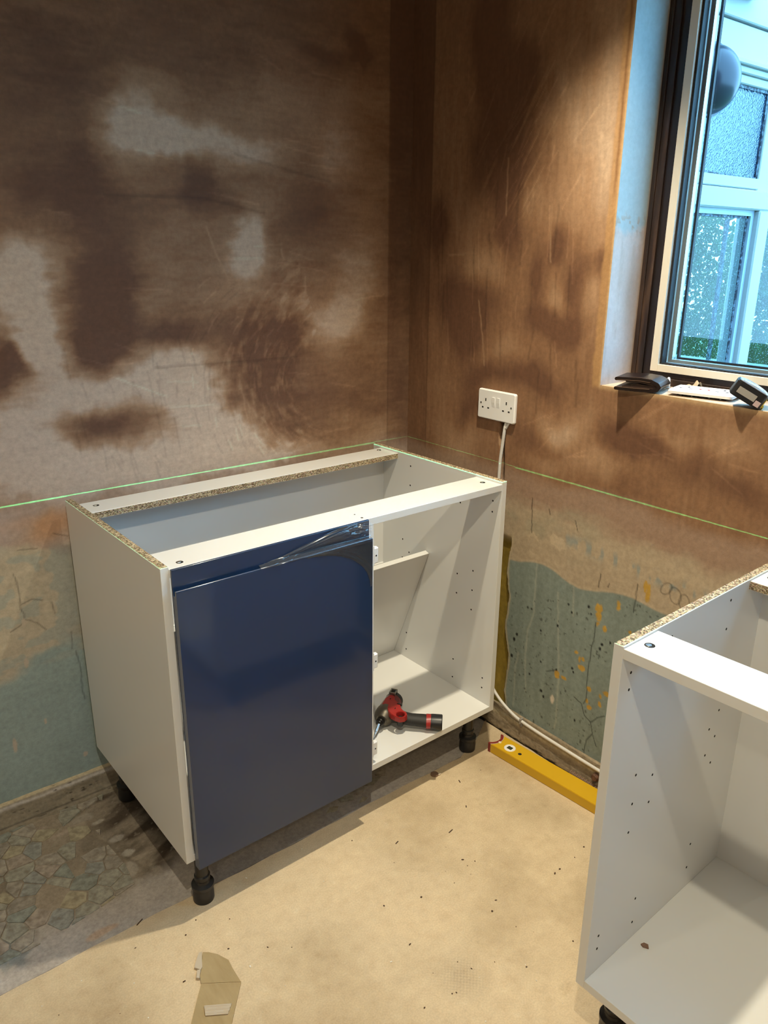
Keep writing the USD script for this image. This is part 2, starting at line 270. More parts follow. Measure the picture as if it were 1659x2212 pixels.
def paint_right(s, z):
    """s = -y, so that it grows to the right."""
    y = -s
    qs = y + (N2(s, z, 8, 5, 21)-.5)*.07 + (N2(s, z, 45, 10, 22, 3)-.5)*.03; qz = z + (N2(s, z, 8, 5, 23)-.5)*.14
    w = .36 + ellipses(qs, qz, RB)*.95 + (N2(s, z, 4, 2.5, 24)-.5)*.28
    w += (N2(s, z, 60, 7, 25, 4)-.5)*.22 + (N2(s, z, 14, 30, 26, 3)-.5)*.08
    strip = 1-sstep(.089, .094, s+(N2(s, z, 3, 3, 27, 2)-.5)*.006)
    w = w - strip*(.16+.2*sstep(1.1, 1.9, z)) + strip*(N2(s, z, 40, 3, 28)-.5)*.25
    w -= .08*sstep(1.7, 2.1, z)*sstep(.62, .5, s)
    # diagonal trowel scratches left of the window
    u, v = s*.55+z*.835, s*.835-z*.55
    sc = meshkit.fbm(np.stack([v*170, u*5, np.zeros_like(s)], -1), 2, 29)
    w += sstep(.62, .8, sc)*.30*np.exp(-(((s-.42)/.13)**2+((z-1.74)/.20)**2)**2)
    col = plaster(w)
    col = col*(1 + (N2(s, z, 150, 22, 30, 2)[..., None]-.5)*.2)
    col = col*(1 - .35*np.exp(-((s-.092)/.0022)**2))[..., None]
    col = over(col, WET2, strokes(s, z, [[(558, 1580), (560, 1500), (566, 1440)], [(310, 1330), (330, 1240), (345, 1150)], [(398, 1700), (400, 1560)], [(180, 1455), (290, 1462)]], .003)*.5)
    ra = np.random.default_rng(23); A, B_ = [], []
    for k in range(34):
        y0, z0 = ra.normal(.43, .08), ra.normal(1.74, .14); L_ = ra.uniform(.03, .12); a_ = ra.normal(1.0, .12)
        A.append([(int(1000*y0), int(1000*z0)), (int(1000*(y0+L_*math.cos(a_))), int(1000*(z0+L_*math.sin(a_))))])
    for k in range(40):
        y0, z0 = ra.uniform(.12, .70), ra.uniform(1.12, 1.65); L_ = ra.uniform(.04, .16)
        (A if k % 3 == 0 else B_).append([(int(1000*y0), int(1000*z0)), (int(1000*(y0+ra.normal(.004, .006))), int(1000*(z0-L_)))])
    for k in range(16):
        y0, z0 = ra.uniform(.5, 1.2), ra.uniform(.88, 1.10); L_ = ra.uniform(.03, .10); a_ = ra.normal(.25, .5)
        A.append([(int(1000*y0), int(1000*z0)), (int(1000*(y0+L_*math.cos(a_))), int(1000*(z0+L_*math.sin(a_))))])
    col = over(col, np.minimum(col*1.35+.01, .6), strokes(s, z, A, .0024)*.6); col = col*(1-.22*strokes(s, z, B_, .0035)[..., None])
    # bead edge along the window reveal
    e = N2(s, z, 40, 30, 32, 3)-.5
    col = over(col, np.array((.46, .26, .11)), sstep(.727, .735, s+e*.012)*sstep(1.13, 1.15, z)*.7)
    col = over(col, np.array((.20, .09, .035)), np.exp(-((s-.745-e*.006)/.0035)**2)*sstep(1.55, 1.65, z)*.75)
    col = over(col, np.array((.60, .44, .25)), sstep(.751, .755, s)*sstep(1.13, 1.15, z)*.6)
    # lower zones
    n1 = N2(s, z, 8, 8, 33)-.5; n2 = N2(s, z, 20, 70, 34)-.5
    col = over(col, np.array((.40, .29, .22)), sstep(.875, .83, z+n1*.06)*.55)
    k = sstep(.80, .735, z+n1*.10+n2*.05)
    skim = SKIM*(1+n2[..., None]*.25+n1[..., None]*.2)
    skim = over(skim, np.array((.30, .29, .21)), sstep(.50, .62, N2(s, z, 7, 10, 35))*.5*sstep(.62, .70, z)*sstep(.85, .7, s))
    col = over(col, skim, k*.92)
    flake = sstep(.585, .60, N2(s, z, 26, 26, 36, 3))*sstep(.55, .58, s)*sstep(.78, .66, s)*sstep(.61, .64, z)*sstep(.76, .72, z)
    col = over(col, SKIM*1.22, flake*.7)
    smear = sstep(.48, .62, N2(s, z, 70, 30, 37, 3))*np.exp(-((z-(.705-.06*(s-.75)))/.018)**2)*sstep(.64, .72, s)
    col = over(col, BLUE*.95, smear*.7)
    bz = .597 + .012*np.sin(s*23) + n1*.03 + .035*sstep(.75, 1.2, s)
    b = sstep(.004, -.004, z-bz)
    v2 = N2(s, z, 60, 4, 38, 3)-.5
    blue = BLUE*(.98+n1[..., None]*.25+v2[..., None]*.35)*np.array((1.0, .93, .84))  # shared blue dulled: dimmer light on this wall put into the colour
    col = over(col, blue, b)
    col = over(col, SKIM*1.1, np.exp(-((z-bz-.003)/.004)**2)*.55)
    col = over(col, np.array((.42, .43, .36)), strokes(s, z, [[(-a, c) for a, c in q] for q in DRR], .0035)*.42*b)
    dirt = sstep(.70, .74, N2(s, z, 130, 110, 39, 2))*sstep(.52, .62, N2(s, z, 9, 7, 40)+.25*sstep(.40, .15, z)+.1*sstep(.56, .5, s))
    col = over(col, np.array((.06, .065, .055)), dirt*b*.7)
    dots = [(-x, q, r*.55, 0, 0, r*.75) for x, q, r in ((-575, 455, 4), (-590, 455, 3), (-722, 520, 4), (-735, 500, 4), (-790, 538, 5), (-800, 520, 4), (-690, 440, 4), (-630, 400, 3), (-905, 470, 5), (-915, 480, 4), (-530, 330, 6), (-540, 350, 5), (-525, 270, 6), (-650, 205, 5), (-755, 330, 5), (-760, 320, 4), (-700, 300, 4), (-840, 430, 5), (-845, 445, 5), (-870, 460, 4), (-660, 190, 5), (-780, 170, 4), (-640, 300, 3), (-600, 240, 4))]
    col = over(col, np.array((.02, .022, .02)), chips(s, z, dots, .4)*b)
    col = over(col, OCHRE*(1+n2[..., None]*.4), chips(s, z, [(-c[0],)+tuple(c[1:]) for c in CHR], .85))
    col = over(col, np.array((.62, .55, .46)), chips(s, z, [(-c[0],)+tuple(c[1:]) for c in WHR], .3))
    col = col*(1-.7*strokes(s, z, [[(-a, c) for a, c in q] for q in CRR], .0017)[..., None])
    # pencilled loops above the second cabinet
    t = np.linspace(0, 6.283, 14)
    for (cy, cz, ra, rb, tilt) in ((1012, 672, 20, 12, .9), (1038, 662, 15, 22, .3), (1064, 652, 14, 22, .2)):
        q = [(cy+ra*math.cos(a)*math.cos(tilt)-rb*math.sin(a)*math.sin(tilt), cz+ra*math.cos(a)*math.sin(tilt)+rb*math.sin(a)*math.cos(tilt)) for a in t]
        col = col*(1-.45*strokes(s, z, [q], .0020)[..., None])
    # chased cable channel beside the cabinet: bare yellowed undercoat, broken plaster edge on its right
    ce = .487 + .006*np.sin(z*31) + e*.012 + .02*sstep(.5, .15, z)
    ch = sstep(.66, .62, z+n1*.05)*(s < ce)*(s > .38)
    col = over(col, np.array((.27, .185, .028))*(1+n1[..., None]*.7+(N2(s, z, 30, 12, 43)[..., None]-.5)*.8), ch.astype(float))
    lip = np.exp(-((s-ce-.005)/.005)**2)*sstep(.70, .64, z)
    col = over(col, np.array((.52, .42, .27)), lip*.85)
    slit = np.exp(-((s-(.432+.01*sstep(.95, .85, z)))/(.004+.007*sstep(.86, .99, z)))**4)*sstep(1.02, 1.0, z)*sstep(.80, .84, z)
    col = over(col, np.array((.03, .018, .012)), slit)
    col = over(col, np.array((.42, .28, .17)), sstep(.52, .6, N2(s, z, 90, 60, 44))*np.exp(-((s-.424)/.012)**2)*sstep(.99, .96, z)*sstep(.82, .86, z)*.6)
    return np.clip(col, .008, .9)

def depth_right(s, z):
    """How far the surface stands back into the wall."""
    d = .0012*(N2(s, z, 5, 5, 51)-.5)
    e = N2(s, z, 40, 30, 32, 3)-.5
    ce = .487 + .006*np.sin(z*31) + e*.012 + .02*sstep(.5, .15, z)
    d = d + .010*sstep(.002, -.002, s-ce)*sstep(.66, .62, z)*(s > .36)
    slit = np.exp(-((s-(.432+.01*sstep(.95, .85, z)))/(.004+.007*sstep(.86, .99, z)))**4)*sstep(1.02, 1.0, z)*sstep(.80, .84, z)
    return d + .015*slit
def grid(us, vs, keep=None):
    U, V = np.meshgrid(us, vs, indexing='ij'); nu, nv = U.shape
    i, j = np.meshgrid(np.arange(nu-1), np.arange(nv-1), indexing='ij')
    a = (i*nv+j).ravel(); F = np.stack([a, a+nv, a+nv+1, a+1], 1)
    if keep is not None:
        k = keep((U[:-1, :-1]+U[1:, 1:])/2, (V[:-1, :-1]+V[1:, 1:])/2).ravel(); F = F[k]
    return U.ravel(), V.ravel(), F
def compact(P, F, C):
    used = np.unique(F); m = np.full(len(P), -1); m[used] = np.arange(len(used))
    return P[used], m[F], C[used]

# ------------------------------------------------------------------ room shell
RX, RY = -3.5, -3.7                      # far ends of the room
WY0, WY1, WZ0, WZ1 = -0.758, -2.05, 1.145, 2.18   # window opening
WD = 0.126                               # depth of the reveal to the timber frame
M_PLASTER = painted('damp_plaster', 0.78, 0.35, 0.3)
M_REVEAL = painted('reveal_plaster', 0.7, 0.25, 0.35, fine=.10)
M_PLAINWALL = mottled('pink_plaster', [(0.3, (.36, .26, .20)), (0.7, (.50, .40, .32))], 4, 5, 0.85)
M_CORE = plain('brick_core', (.30, .17, .11), 0.9)
M_CEIL = plain('ceiling_white', (.78, .76, .72), 0.9)

wl = thing('wall_left', 'bare brown plaster wall with pale drying patches behind the blue-doored cabinet', 'wall', kind='structure')
us = np.r_[np.linspace(-2.4, -1.62, 98)[:-1], np.linspace(-1.62, 0, 541)]; vs = np.r_[np.linspace(0, .90, 341), np.linspace(.90, CEIL, 351)[1:]]
U, V, F = grid(us, vs, lambda u, v: ~((u > -1.04) & (u < -.20) & (v < .80)))
P = np.stack([U, .0015*(N2(U, V, 5, 5, 52)-.5), V], 1)
P, F, C = compact(P, F, paint_left(U, V))
add('plaster_face', (P, F), M_PLASTER, wl, True, paint=C)
P2 = np.array([(RX, 0, 0), (-2.4, 0, 0), (-2.4, 0, CEIL), (RX, 0, CEIL)])
add('plaster_face', (P2, np.array([[0, 1, 2, 3]])), M_PLAINWALL, wl, False)
add('wall_core', box(RX, .28, .012, .26, -.05, CEIL), M_CORE, wl, False)

wr = thing('wall_right', 'brown plaster wall with old blue paint below, holding the window and socket', 'wall', kind='structure')
ys = np.r_[np.linspace(0, .758, 254), np.linspace(.758, 1.45, 232)[1:], np.linspace(1.45, 2.05, 76)[1:], np.linspace(2.05, 2.6, 60)[1:]]
vs = np.r_[np.linspace(0, .87, 331), np.linspace(.87, 1.145, 71)[1:], np.linspace(1.145, WZ1, 260)[1:], np.linspace(WZ1, CEIL, 40)[1:]]
U, V, F = grid(ys, vs, lambda u, v: ~((u > .758) & (u < 2.05) & (v > WZ0) & (v < WZ1)) & ~((u > .14) & (u < .36) & (v < .60)))
P = np.stack([depth_right(U, V), -U, V], 1)
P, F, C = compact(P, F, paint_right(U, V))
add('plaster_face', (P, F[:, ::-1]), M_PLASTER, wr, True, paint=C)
add('plaster_face', box(0, .02, RY, -2.6, 0, CEIL), M_PLAINWALL, wr, False)
add('wall_core', concat([box(.03, .28, -.754, .01, -.05, CEIL), box(.03, .28, WY1, WY0, -.05, WZ0-.012), box(.03, .28, WY1, WY0, WZ1+.01, CEIL), box(.03, .28, RY, WY1, -.05, CEIL)]), M_CORE, wr, False)
# reveal: left cheek, sill and head
us = np.linspace(-.001, WD, 43); vs = np.linspace(WZ0, WZ1, 300)
U, V, F = grid(us, vs)
n = N2(U, V, 30, 30, 61); t = sstep(1.535, 1.50, V+(n-.5)*.10)
col = over(np.tile(np.array((.43, .53, .56)), (len(U), 1)), np.array((.62, .54, .51)), t)
col = over(col, np.array((.47, .37, .31)), t*np.exp(-(((U-.085)/.03)**2+((V-1.36)/.09)**2))*.9)
col = over(col, np.array((.50, .41, .35)), t*sstep(.5, .7, N2(U, V, 60, 9, 62))*.5)
col = over(col, np.array((.45, .35, .26)), sstep(.62, .66, N2(U, V, 90, 90, 63))*np.exp(-((V-1.53)/.02)**2)*.8)
col = over(col, np.array((.5, .33, .2)), np.exp(-((U-WD+.003)/.004)**2)*.6)
add('reveal_face', (np.stack([U, np.full_like(U, WY0)+.001*(N2(U, V, 20, 20, 64)-.5), V], 1), F[:, ::-1]), M_REVEAL, wr, True, paint=col)
us = np.linspace(0, WD+.06, 60); vs = np.linspace(-WY0, -WY1, 260)
U, V, F = grid(us, vs)
n = N2(U, V, 12, 12, 65)
col = np.array((.50, .40, .32))*(1+(n[:, None]-.5)*.5)
col = over(col, np.array((.46, .30, .17)), sstep(.022, .004, U+(N2(U, V, 50, 20, 66)-.5)*.015)*.8)
add('sill_face', (np.stack([U, -V, WZ0+.001*(N2(U, V, 20, 20, 67)-.5)-.004*sstep(.006, 0, U)], 1), F), M_REVEAL, wr, True, paint=col)
add('head_face', box(0, WD+.06, WY1, WY0, WZ1, WZ1+.02), M_PLAINWALL, wr, False)

wf = thing('wall_front', 'plain plaster wall behind the camera with a small window', 'wall', kind='structure')
PX0, PX1, PZ0, PZ = -1.50, -.95, 1.02, 1.52
for q in ((RX, PX0, 0, CEIL), (PX1, .02, 0, CEIL), (PX0, PX1, PZ, CEIL), (PX0, PX1, 0, PZ0)): add('plaster_face', box(q[0], q[1], RY-.2, RY, q[2], q[3]), M_PLAINWALL, wf, False)
add('wall_back', box(RX-.1, RX, RY-.1, .02, 0, CEIL), M_PLAINWALL, kind='structure')
tag(stage.GetPrimAtPath('/World/wall_back'), 'plain plaster wall facing the window wall', 'wall')
tag(add('ceiling', box(RX, .0, RY, .0, CEIL, CEIL+.05), M_CEIL, kind='structure'), 'flat white ceiling with round downlights', 'ceiling')

# ------------------------------------------------------------------ floor: slab, crazy paving, vinyl
fl = thing('floor', 'old floor of broken stone paving with beige vinyl sheet laid up to it', 'floor', kind='structure')
M_SLAB = painted('screed', 0.85, 0.6, 0.25, fine=.28, scale=110)
us = np.linspace(-1.75, 0.0, 420); vs = np.linspace(-.62, 0.0, 150)
U, V, F = grid(us, vs)
n1 = N2(U, V, 9, 9, 71); n2 = N2(U, V, 30, 30, 72); st = N2(U+V*.4, V-U*.4, 14, 34, 73, 5)
mud_shade = np.array((.31, .26, .205))*(1+(n1[:, None]-.5)*.9+(n2[:, None]-.5)*.5)
mud_shade = over(mud_shade, np.array((.060, .042, .030)), sstep(-1.22, -1.13, U+(n1-.5)*.12+.15*(V+.3))*sstep(-.02, -.06, V)*sstep(.25, .6, st)*.9)
mud_shade = over(mud_shade, np.array((.030, .026, .023)), sstep(-1.11, -1.05, U+(n1-.5)*.05)*sstep(-.415, -.385, V+(n2-.5)*.10+(n1-.5)*.12)*.9)
grey = sstep(-.40, -.445, V+(n1-.5)*.11-.18*(U+1.15)*(U > -1.15))*1.0
mud_shade = over(mud_shade, np.array((.44, .40, .37))*(1+(n2[:, None]-.5)*.35), grey*.95)
for (cx, cy, rx, ry, c, a) in ((-1.47, -.43, .06, .05, (.22, .25, .26), .8), (-1.40, -.42, .02, .03, (.55, .50, .45), .5), (-1.305, -.505, .04, .012, (.50, .34, .22), .7), (-1.18, -.36, .02, .03, (.48, .43, .37), .6), (-1.20, -.41, .03, .015, (.42, .38, .33), .6), (-1.14, -.33, .03, .012, (.45, .38, .30), .5), (-1.17, -.23, .02, .012, (.5, .46, .41), .6), (-1.22, -.10, .03, .02, (.42, .38, .33), .5), (-1.16, -.30, .018, .012, (.52, .48, .42), .7), (-1.19, -.14, .02, .008, (.50, .46, .40), .7), (-1.245, -.39, .03, .02, (.42, .37, .31), .5), (-1.33, -.08, .03, .012, (.44, .36, .30), .5), (-1.13, -.40, .02, .02, (.36, .31, .26), .6), (-1.28, -.13, .05, .012, (.47, .37, .31), .5)):
    d = np.hypot((U-cx)/rx, (V-cy)/ry)+(n2-.5)*1.6
    mud_shade = over(mud_shade, np.array(c), sstep(1.1, .7, d)*a)
specks = sstep(.74, .78, N2(U, V, 120, 120, 74, 2))
mud_shade = over(mud_shade, np.array((.42, .37, .31)), specks*.35)
mud_shade = over(mud_shade, np.array((.05, .04, .032)), sstep(-.5335, -.5365, V+(n2-.5)*.003)*(U < -.2)*.9)  # dark line along the vinyl edge paints in the shadow of its step
zz = -.0035 + .0016*(n1-.5) + .0010*(n2-.5) - .0025*sstep(-1.185, -1.175, U+.35*(V+.3)+(n1-.5)*.02)*sstep(-.43, -.40, V)
add('concrete_slab', (np.stack([U, V, zz], 1), F), M_SLAB, fl, True, paint=np.clip(mud_shade, .01, .8))
add('concrete_slab', concat([box(RX, -1.75, -.62, 0, -.03, -.004), box(RX, 0, RY, -.55, -.03, -.006), box(-1.75, 0, -.62, 0, -.03, -.010)]), mottled('screed_plain', [(.3, (.19, .17, .15)), (.7, (.29, .26, .23))], 12), fl, False)

def stone_mat(i, c):
    c = np.array(c)*1.75; c = c+(c.mean()*np.array((1.06, 1.0, .90))-c)*.35
    return mottled(f'paving_stone_{i}', [(.25, (.20, .16, .12)), (.42, tuple(c*.75)), (.55, tuple(c)), (.75, tuple(c*1.3))], 55, 6, .75, .5)
STONES = [stone_mat(i, c) for i, c in enumerate([(.195, .190, .155), (.150, .170, .152), (.235, .200, .125), (.225, .195, .160), (.170, .180, .172), (.195, .170, .140), (.23, .185, .15)])]
MORTAR = None
r2 = np.random.default_rng(11)
region = sg.Polygon([(-1.72, -.02), (-1.13, -.02), (-1.20, -.20), (-1.185, -.33), (-1.19, -.415), (-1.30, -.44), (-1.40, -.455), (-1.56, -.46), (-1.72, -.47)])
seeds = []
while len(seeds) < 150:
    q = (r2.uniform(-1.74, -1.12), r2.uniform(-.50, 0.0))
    if all(math.hypot(q[0]-a, q[1]-b) > (.024 if r2.random() < .4 else .046) for a, b in seeds) or r2.random() < .004: seeds.append(q)
cells = so.voronoi_diagram(sg.MultiPoint(seeds))
for c in cells.geoms:
    g = c.intersection(region)
    if g.is_empty or g.geom_type != 'Polygon' or g.area < 1.2e-4: continue
    x, y = g.centroid.x, g.centroid.y
    dry = math.exp(-((x+1.30)/.06)**2-((y+.10)/.05)**2)+math.exp(-((x+1.20)/.05)**2-((y+.15)/.08)**2)
    if r2.random() < .14+.75*min(dry, 1): continue
    g = rounded(g.buffer(-r2.uniform(.0005, .0014)), .0015, 2).simplify(.0006)
    if g.is_empty or g.geom_type != 'Polygon' or g.area < 6e-5: continue
    top = g.buffer(-.0012)
    h = r2.uniform(-.0028, -.0004)
    ring = np.array(g.exterior.coords)[:-1]; tilt = r2.normal(0, .010, 2)
    base = trimesh.creation.extrude_polygon(g, .006, engine='earcut')
    v = base.vertices.copy(); upm = v[:, 2] > .003
    ctr = np.array([x, y]); v[upm, :2] = ctr+(v[upm, :2]-ctr)*.965
    v[:, 2] = np.where(upm, h+(v[:, :2]-ctr)@tilt, -.010)
    k = int(r2.choice(7, p=[.24, .15, .09, .20, .12, .15, .05]))
    add('stone', trimesh.Trimesh(v, base.faces, process=False), STONES[k], fl, False)
# a few dark stones showing under the cabinet's front
r3 = np.random.default_rng(5)
for (x, y, r) in ((-.60, -.478, .030), (-.555, -.468, .026), (-.50, -.46, .034), (-.66, -.49, .022), (-.45, -.445, .03), (-.57, -.505, .018), (-.62, -.455, .02), (-.40, -.44, .026)):
    a = np.sort(r3.uniform(0, 6.283, 7)); rad = r*r3.uniform(.7, 1.1, 7)
    g = sg.Polygon(np.stack([x+rad*np.cos(a), y+rad*.6*np.sin(a)], 1)).buffer(0)
    if g.geom_type != 'Polygon' or g.area < 1e-4: continue
    m = trimesh.creation.extrude_polygon(g, .006, engine='earcut'); m.apply_translation((0, 0, -.0085))
    add('stone', m, STONES[int(r3.choice([0, 2, 5, 3]))], fl, False)

M_VINYL = mat('beige_vinyl', {
    'g': ('geometry', {}), 'n': ('noise_texture', {'scale': 34.0, 'detail': 7.0, 'roughness': .62, 'distortion': 0.0}), 'n2': ('noise_texture', {'scale': 3.5, 'detail': 4.0}), 'n3': ('noise_texture', {'scale': 260.0, 'detail': 2.0}),
    'n4': ('noise_texture', {'scale': 9.0, 'detail': 8.0, 'roughness': .7}),
    'r': ('rgb_ramp', {'ramp': [(.28, (.555, .43, .28)), (.47, (.61, .485, .325)), (.62, (.64, .515, .345)), (.78, (.69, .575, .41))]}),
    'r2': ('rgb_ramp', {'ramp': [(.3, (.74, .71, .67)), (.52, (.98, .98, .98)), (.7, (1.06, 1.05, 1.04))]}), 'r3': ('rgb_ramp', {'ramp': [(.35, (.93, .93, .93)), (.65, (1.05, 1.05, 1.05))]}),
    'sm': ('mapping', {'location': (10.33, 15.29, 0), 'scale': (14.0, 14.0, 0)}), 'sg': ('gradient_texture', {'gradient_type': 'spherical'}), 'sk': ('checker_texture', {'scale': 210.0, 'color1': (1, 1, 1), 'color2': (.55, .55, .55)}), 'sq': ('math', {'math_type': 'multiply', 'value2': .40}), 'sn': ('mix', {'mix_type': 'multiply', 'fac': 1.0}), 'sx': ('mix', {'mix_type': 'mix', 'color2': (.20, .16, .115)}),
    'r4': ('rgb_ramp', {'ramp': [(.27, (.82, .80, .76)), (.38, (1, 1, 1))]}),
    'x': ('mix', {'mix_type': 'multiply', 'fac': 1.0}), 'y': ('mix', {'mix_type': 'multiply', 'fac': 1.0}), 'w': ('mix', {'mix_type': 'multiply', 'fac': 1.0}), 'b': ('bump', {'strength': .12, 'distance': .001}),
    'p': ('principled_bsdf', {'roughness': .55, 'specular_ior_level': .35})},
    [('g.position', 'n.vector'), ('g.position', 'n2.vector'), ('g.position', 'n3.vector'), ('g.position', 'n4.vector'), ('n.fac', 'r.fac'), ('n2.fac', 'r2.fac'), ('n3.fac', 'r3.fac'), ('n4.fac', 'r4.fac'),
     ('r.color', 'x.color1'), ('r2.color', 'x.color2'), ('x.color', 'y.color1'), ('r3.color', 'y.color2'), ('y.color', 'w.color1'), ('r4.color', 'w.color2'), ('g.position', 'sm.vector'), ('sm.vector', 'sg.vector'), ('sg.color', 'sn.color1'), ('g.position', 'sk.vector'), ('sk.color', 'sn.color2'), ('sn.color', 'sq.value1'), ('sq.value', 'sx.fac'), ('w.color', 'sx.color1'), ('sx.color', 'p.base_color'), ('n3.fac', 'b.height'), ('b.normal', 'p.normal')])
edge = [(x, -.537+.0022*math.sin(x*9)+.0012*math.sin(x*41)) for x in np.linspace(-2.6, -.22, 80)] + [(-.19, -.527), (-.12, -.505), (-.06, -.47), (-.03, -.45), (-.008, -.44)]
add('vinyl_sheet', prism(sg.Polygon(edge+[(-.008, RY), (RX, RY), (RX, -.54), (-2.6, -.54)]), .003, 'xy', -.003), M_VINYL, fl, False, label='beige mottled vinyl sheet')

# rough cement strips where the skirtings were
M_CEMENT = painted('cement_strip', 0.9, 0.8, 0.2, fine=.3, scale=90)
def strip(name, label, along, prof, colf, flip):
    t = np.linspace(along[0], along[1], 420); pr = np.array(prof)
    s = np.r_[0, np.cumsum(np.linalg.norm(np.diff(pr, axis=0), axis=1))]; q = np.linspace(0, s[-1], 46)
    d, h = np.interp(q, s, pr[:, 0]), np.interp(q, s, pr[:, 1])
    U, V, F = grid(t, np.arange(46))
    k = V.astype(int); e = (N2(U, h[k], 22, 40, 81)-.5)*.006+(N2(U, h[k], 90, 90, 82)-.5)*.003
    D = d[k]+e*(d[k] > .0005); H = h[k]+e*.4*(h[k] > .004)
    P = np.stack([U, -D, H], 1) if not flip else np.stack([-D, -U, H], 1)
    tag(add(name, (P, F if not flip else F[:, ::-1]), M_CEMENT, None, True, kind='structure', paint=colf(U, q[k]/s[-1], H)), label, 'skirting')
def cl(U, q, H):
    n = N2(U, q, 14, 5, 83); n2 = N2(U, q, 60, 20, 84)
    c = np.array((.27, .235, .18))*(1+(n[:, None]-.5)*.7+(n2[:, None]-.5)*.4)
    c = over(c, np.array((.55, .47, .33)), sstep(.16, .10, q+(n-.5)*.06))
    c = over(c, np.array((.50, .47, .45)), np.exp(-((q-.22-(n-.5)*.10)/.06)**2)*.9)
    c = over(c, np.array((.10, .085, .07)), np.exp(-((q-.80)/.03)**2)*.8)  # dark line at the lip: its shadow painted into the cement colour
    return over(c, np.array((.05, .04, .03)), sstep(.70, .74, N2(U, q, 55, 14, 85, 2))*.8)
strip('baseboard_left', 'rough grey cement band along the foot of the left wall', (-1.75, 0), [(0, .064), (.010, .060), (.016, .050), (.027, .012), (.029, .008), (.036, .004), (.040, -.006)], cl, False)
def crr(U, q, H):
    n = N2(U, q, 14, 5, 86); n2 = N2(U, q, 60, 20, 87)
    c = np.array((.29, .23, .155))*(1+(n[:, None]-.5)*.7+(n2[:, None]-.5)*.5)
    c = over(c, np.array((.50, .41, .27)), np.exp(-((q-.30-(n-.5)*.2)/.07)**2)*.9)
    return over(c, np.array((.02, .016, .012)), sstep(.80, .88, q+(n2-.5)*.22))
strip('baseboard_right', 'rough brown cement band at the foot of the right wall under the cable', (.30, 1.5), [(0, .082), (.006, .079), (.009, .066), (.014, .060), (.020, .010), (.020, -.008)], crr, True)
# ------------------------------------------------------------------ base cabinets
T = 0.018; ZB, ZT = 0.150, 0.870; DEP = 0.5633
def leg(parent, x, y, label=None):
    add('leg', place(lathe([(0, .150), (.030, .150), (.030, .144), (.020, .141), (.0165, .136), (.0155, .075), (.0185, .072), (.0185, .062), (.0160, .058), (.0175, .052), (.0265, .048), (.0265, .040), (.0235, .036), (.0250, .020), (.0250, .004), (.0235, 0), (0, 0)], 36), (x, y, -.001)), M_BLACK, parent, 40)
def screw(parent, x, y, z, r=.0075):
    add('screw_hole', place(lathe([(0, .0002), (r, .0002), (r*1.05, -.001), (0, -.001)], 20), (x, y, z)), M_DARK, parent, False)
    add('screw', place(concat([lathe([(0, .0012), (r*.55, .0010), (r*.62, .0002), (r*.62, 0), (0, 0)], 20)]), (x-.0012, y+.0012, z)), M_STEEL, parent, 30)
def pins(parent, ax, sign, at, pts):
    """Dark shelf-pin holes on a side panel's inner face."""
    for a, z in pts:
        m = lathe([(0, .0003), (.0026, .0003), (.0026, -.002), (0, -.002)], 12)
        m = place(m, (0, 0, 0), ry=sign*math.pi/2) if ax == 'x' else place(m, (0, 0, 0), rx=-sign*math.pi/2)
        m.apply_translation((at, a, z) if ax == 'x' else (a, at, z)); add('pin_hole', m, M_DARK, parent, False)

c1 = thing('base_cabinet', 'wide white base cabinet with a navy door on its left half, in the room corner', 'cabinet', (-.1354, -.0123, 0), .0178)
def panel(name, parent, x0, x1, y0, y1, z0, z1, chip=None, b=.0006):
    """White board; chip names the raw sawn edge: 'top', 'front' (-y)."""
    p = add(name, box(x0, x1, y0, y1, z0, z1 - (.0006 if chip == 'top' else 0), b), M_WHITE, parent, False)
    e = .0012
    if chip == 'top': add('chipboard_edge', box(x0+e, x1-e, y0+.0022, y1-.001, z1-.003, z1), M_CHIP, p, False, label='raw sawn chipboard edge')
    if chip == 'front': add('chipboard_edge', box(x0, x1, y0-.0006, y0+.003, z0+e, z1-e), M_CHIP, p, False, label='raw sawn chipboard edge')
    if chip == 'front_x': add('chipboard_edge', box(x0-.0006, x0+.003, y0, y1, z0+e, z1-e), M_CHIP, p, False, label='raw sawn chipboard edge')
    return p
sp = panel('side_panel', c1, -1.0, -1.0+T, -DEP, 0, ZB, ZT, 'top')
sp2 = panel('side_panel', c1, -T, 0, -DEP, 0, ZB, ZT+.0018, 'top')
panel('bottom_panel', c1, -1+T, -T, -DEP, -.034, ZB, ZB+T)
panel('front_rail', c1, -1+T, -T, -DEP, -DEP+.100, ZT-.006-T, ZT-.006)
panel('rear_rail', c1, -1+T, -T, -.122, -.034, ZT-.006-T, ZT-.006, 'front')
add('back_panel', box(-1+T, -T, -.052, -.046, .474, ZT-.006-T), M_WHITE, c1, False)
add('back_panel', box(-1+T, -T, -.052, -.046, ZB+T, .462), M_WHITE, c1, False)
add('back_batten', concat([box(-1+T, -T, -.057, -.046, .4615, .4745, .0012)]), M_WHITE, c1, False)
add('door_post', box(-.52, -.4645, -DEP+.0003, -DEP+.070, ZB+T, ZT-.006-T, .0006), M_WHITE, c1, False)
for x, y in ((-.952, -.53), (-.952, -.065), (-.5, -.065), (-.045, -.505), (-.045, -.065)): leg(c1, x, y)
for x, y in ((-.948, -.07), (-.020-.02, -.055), (-.948, -.540), (-.045, -.515)): screw(c1, x, y, ZT-.006)
for x, y, r in ((-.488, -.518, .0022), (-.489, -.548, .0034)):
    add('screw_hole', place(lathe([(0, .0002), (r, .0002), (r, -.001), (0, -.001)], 14), (x, y, ZT-.006)), M_DARK, c1, False)
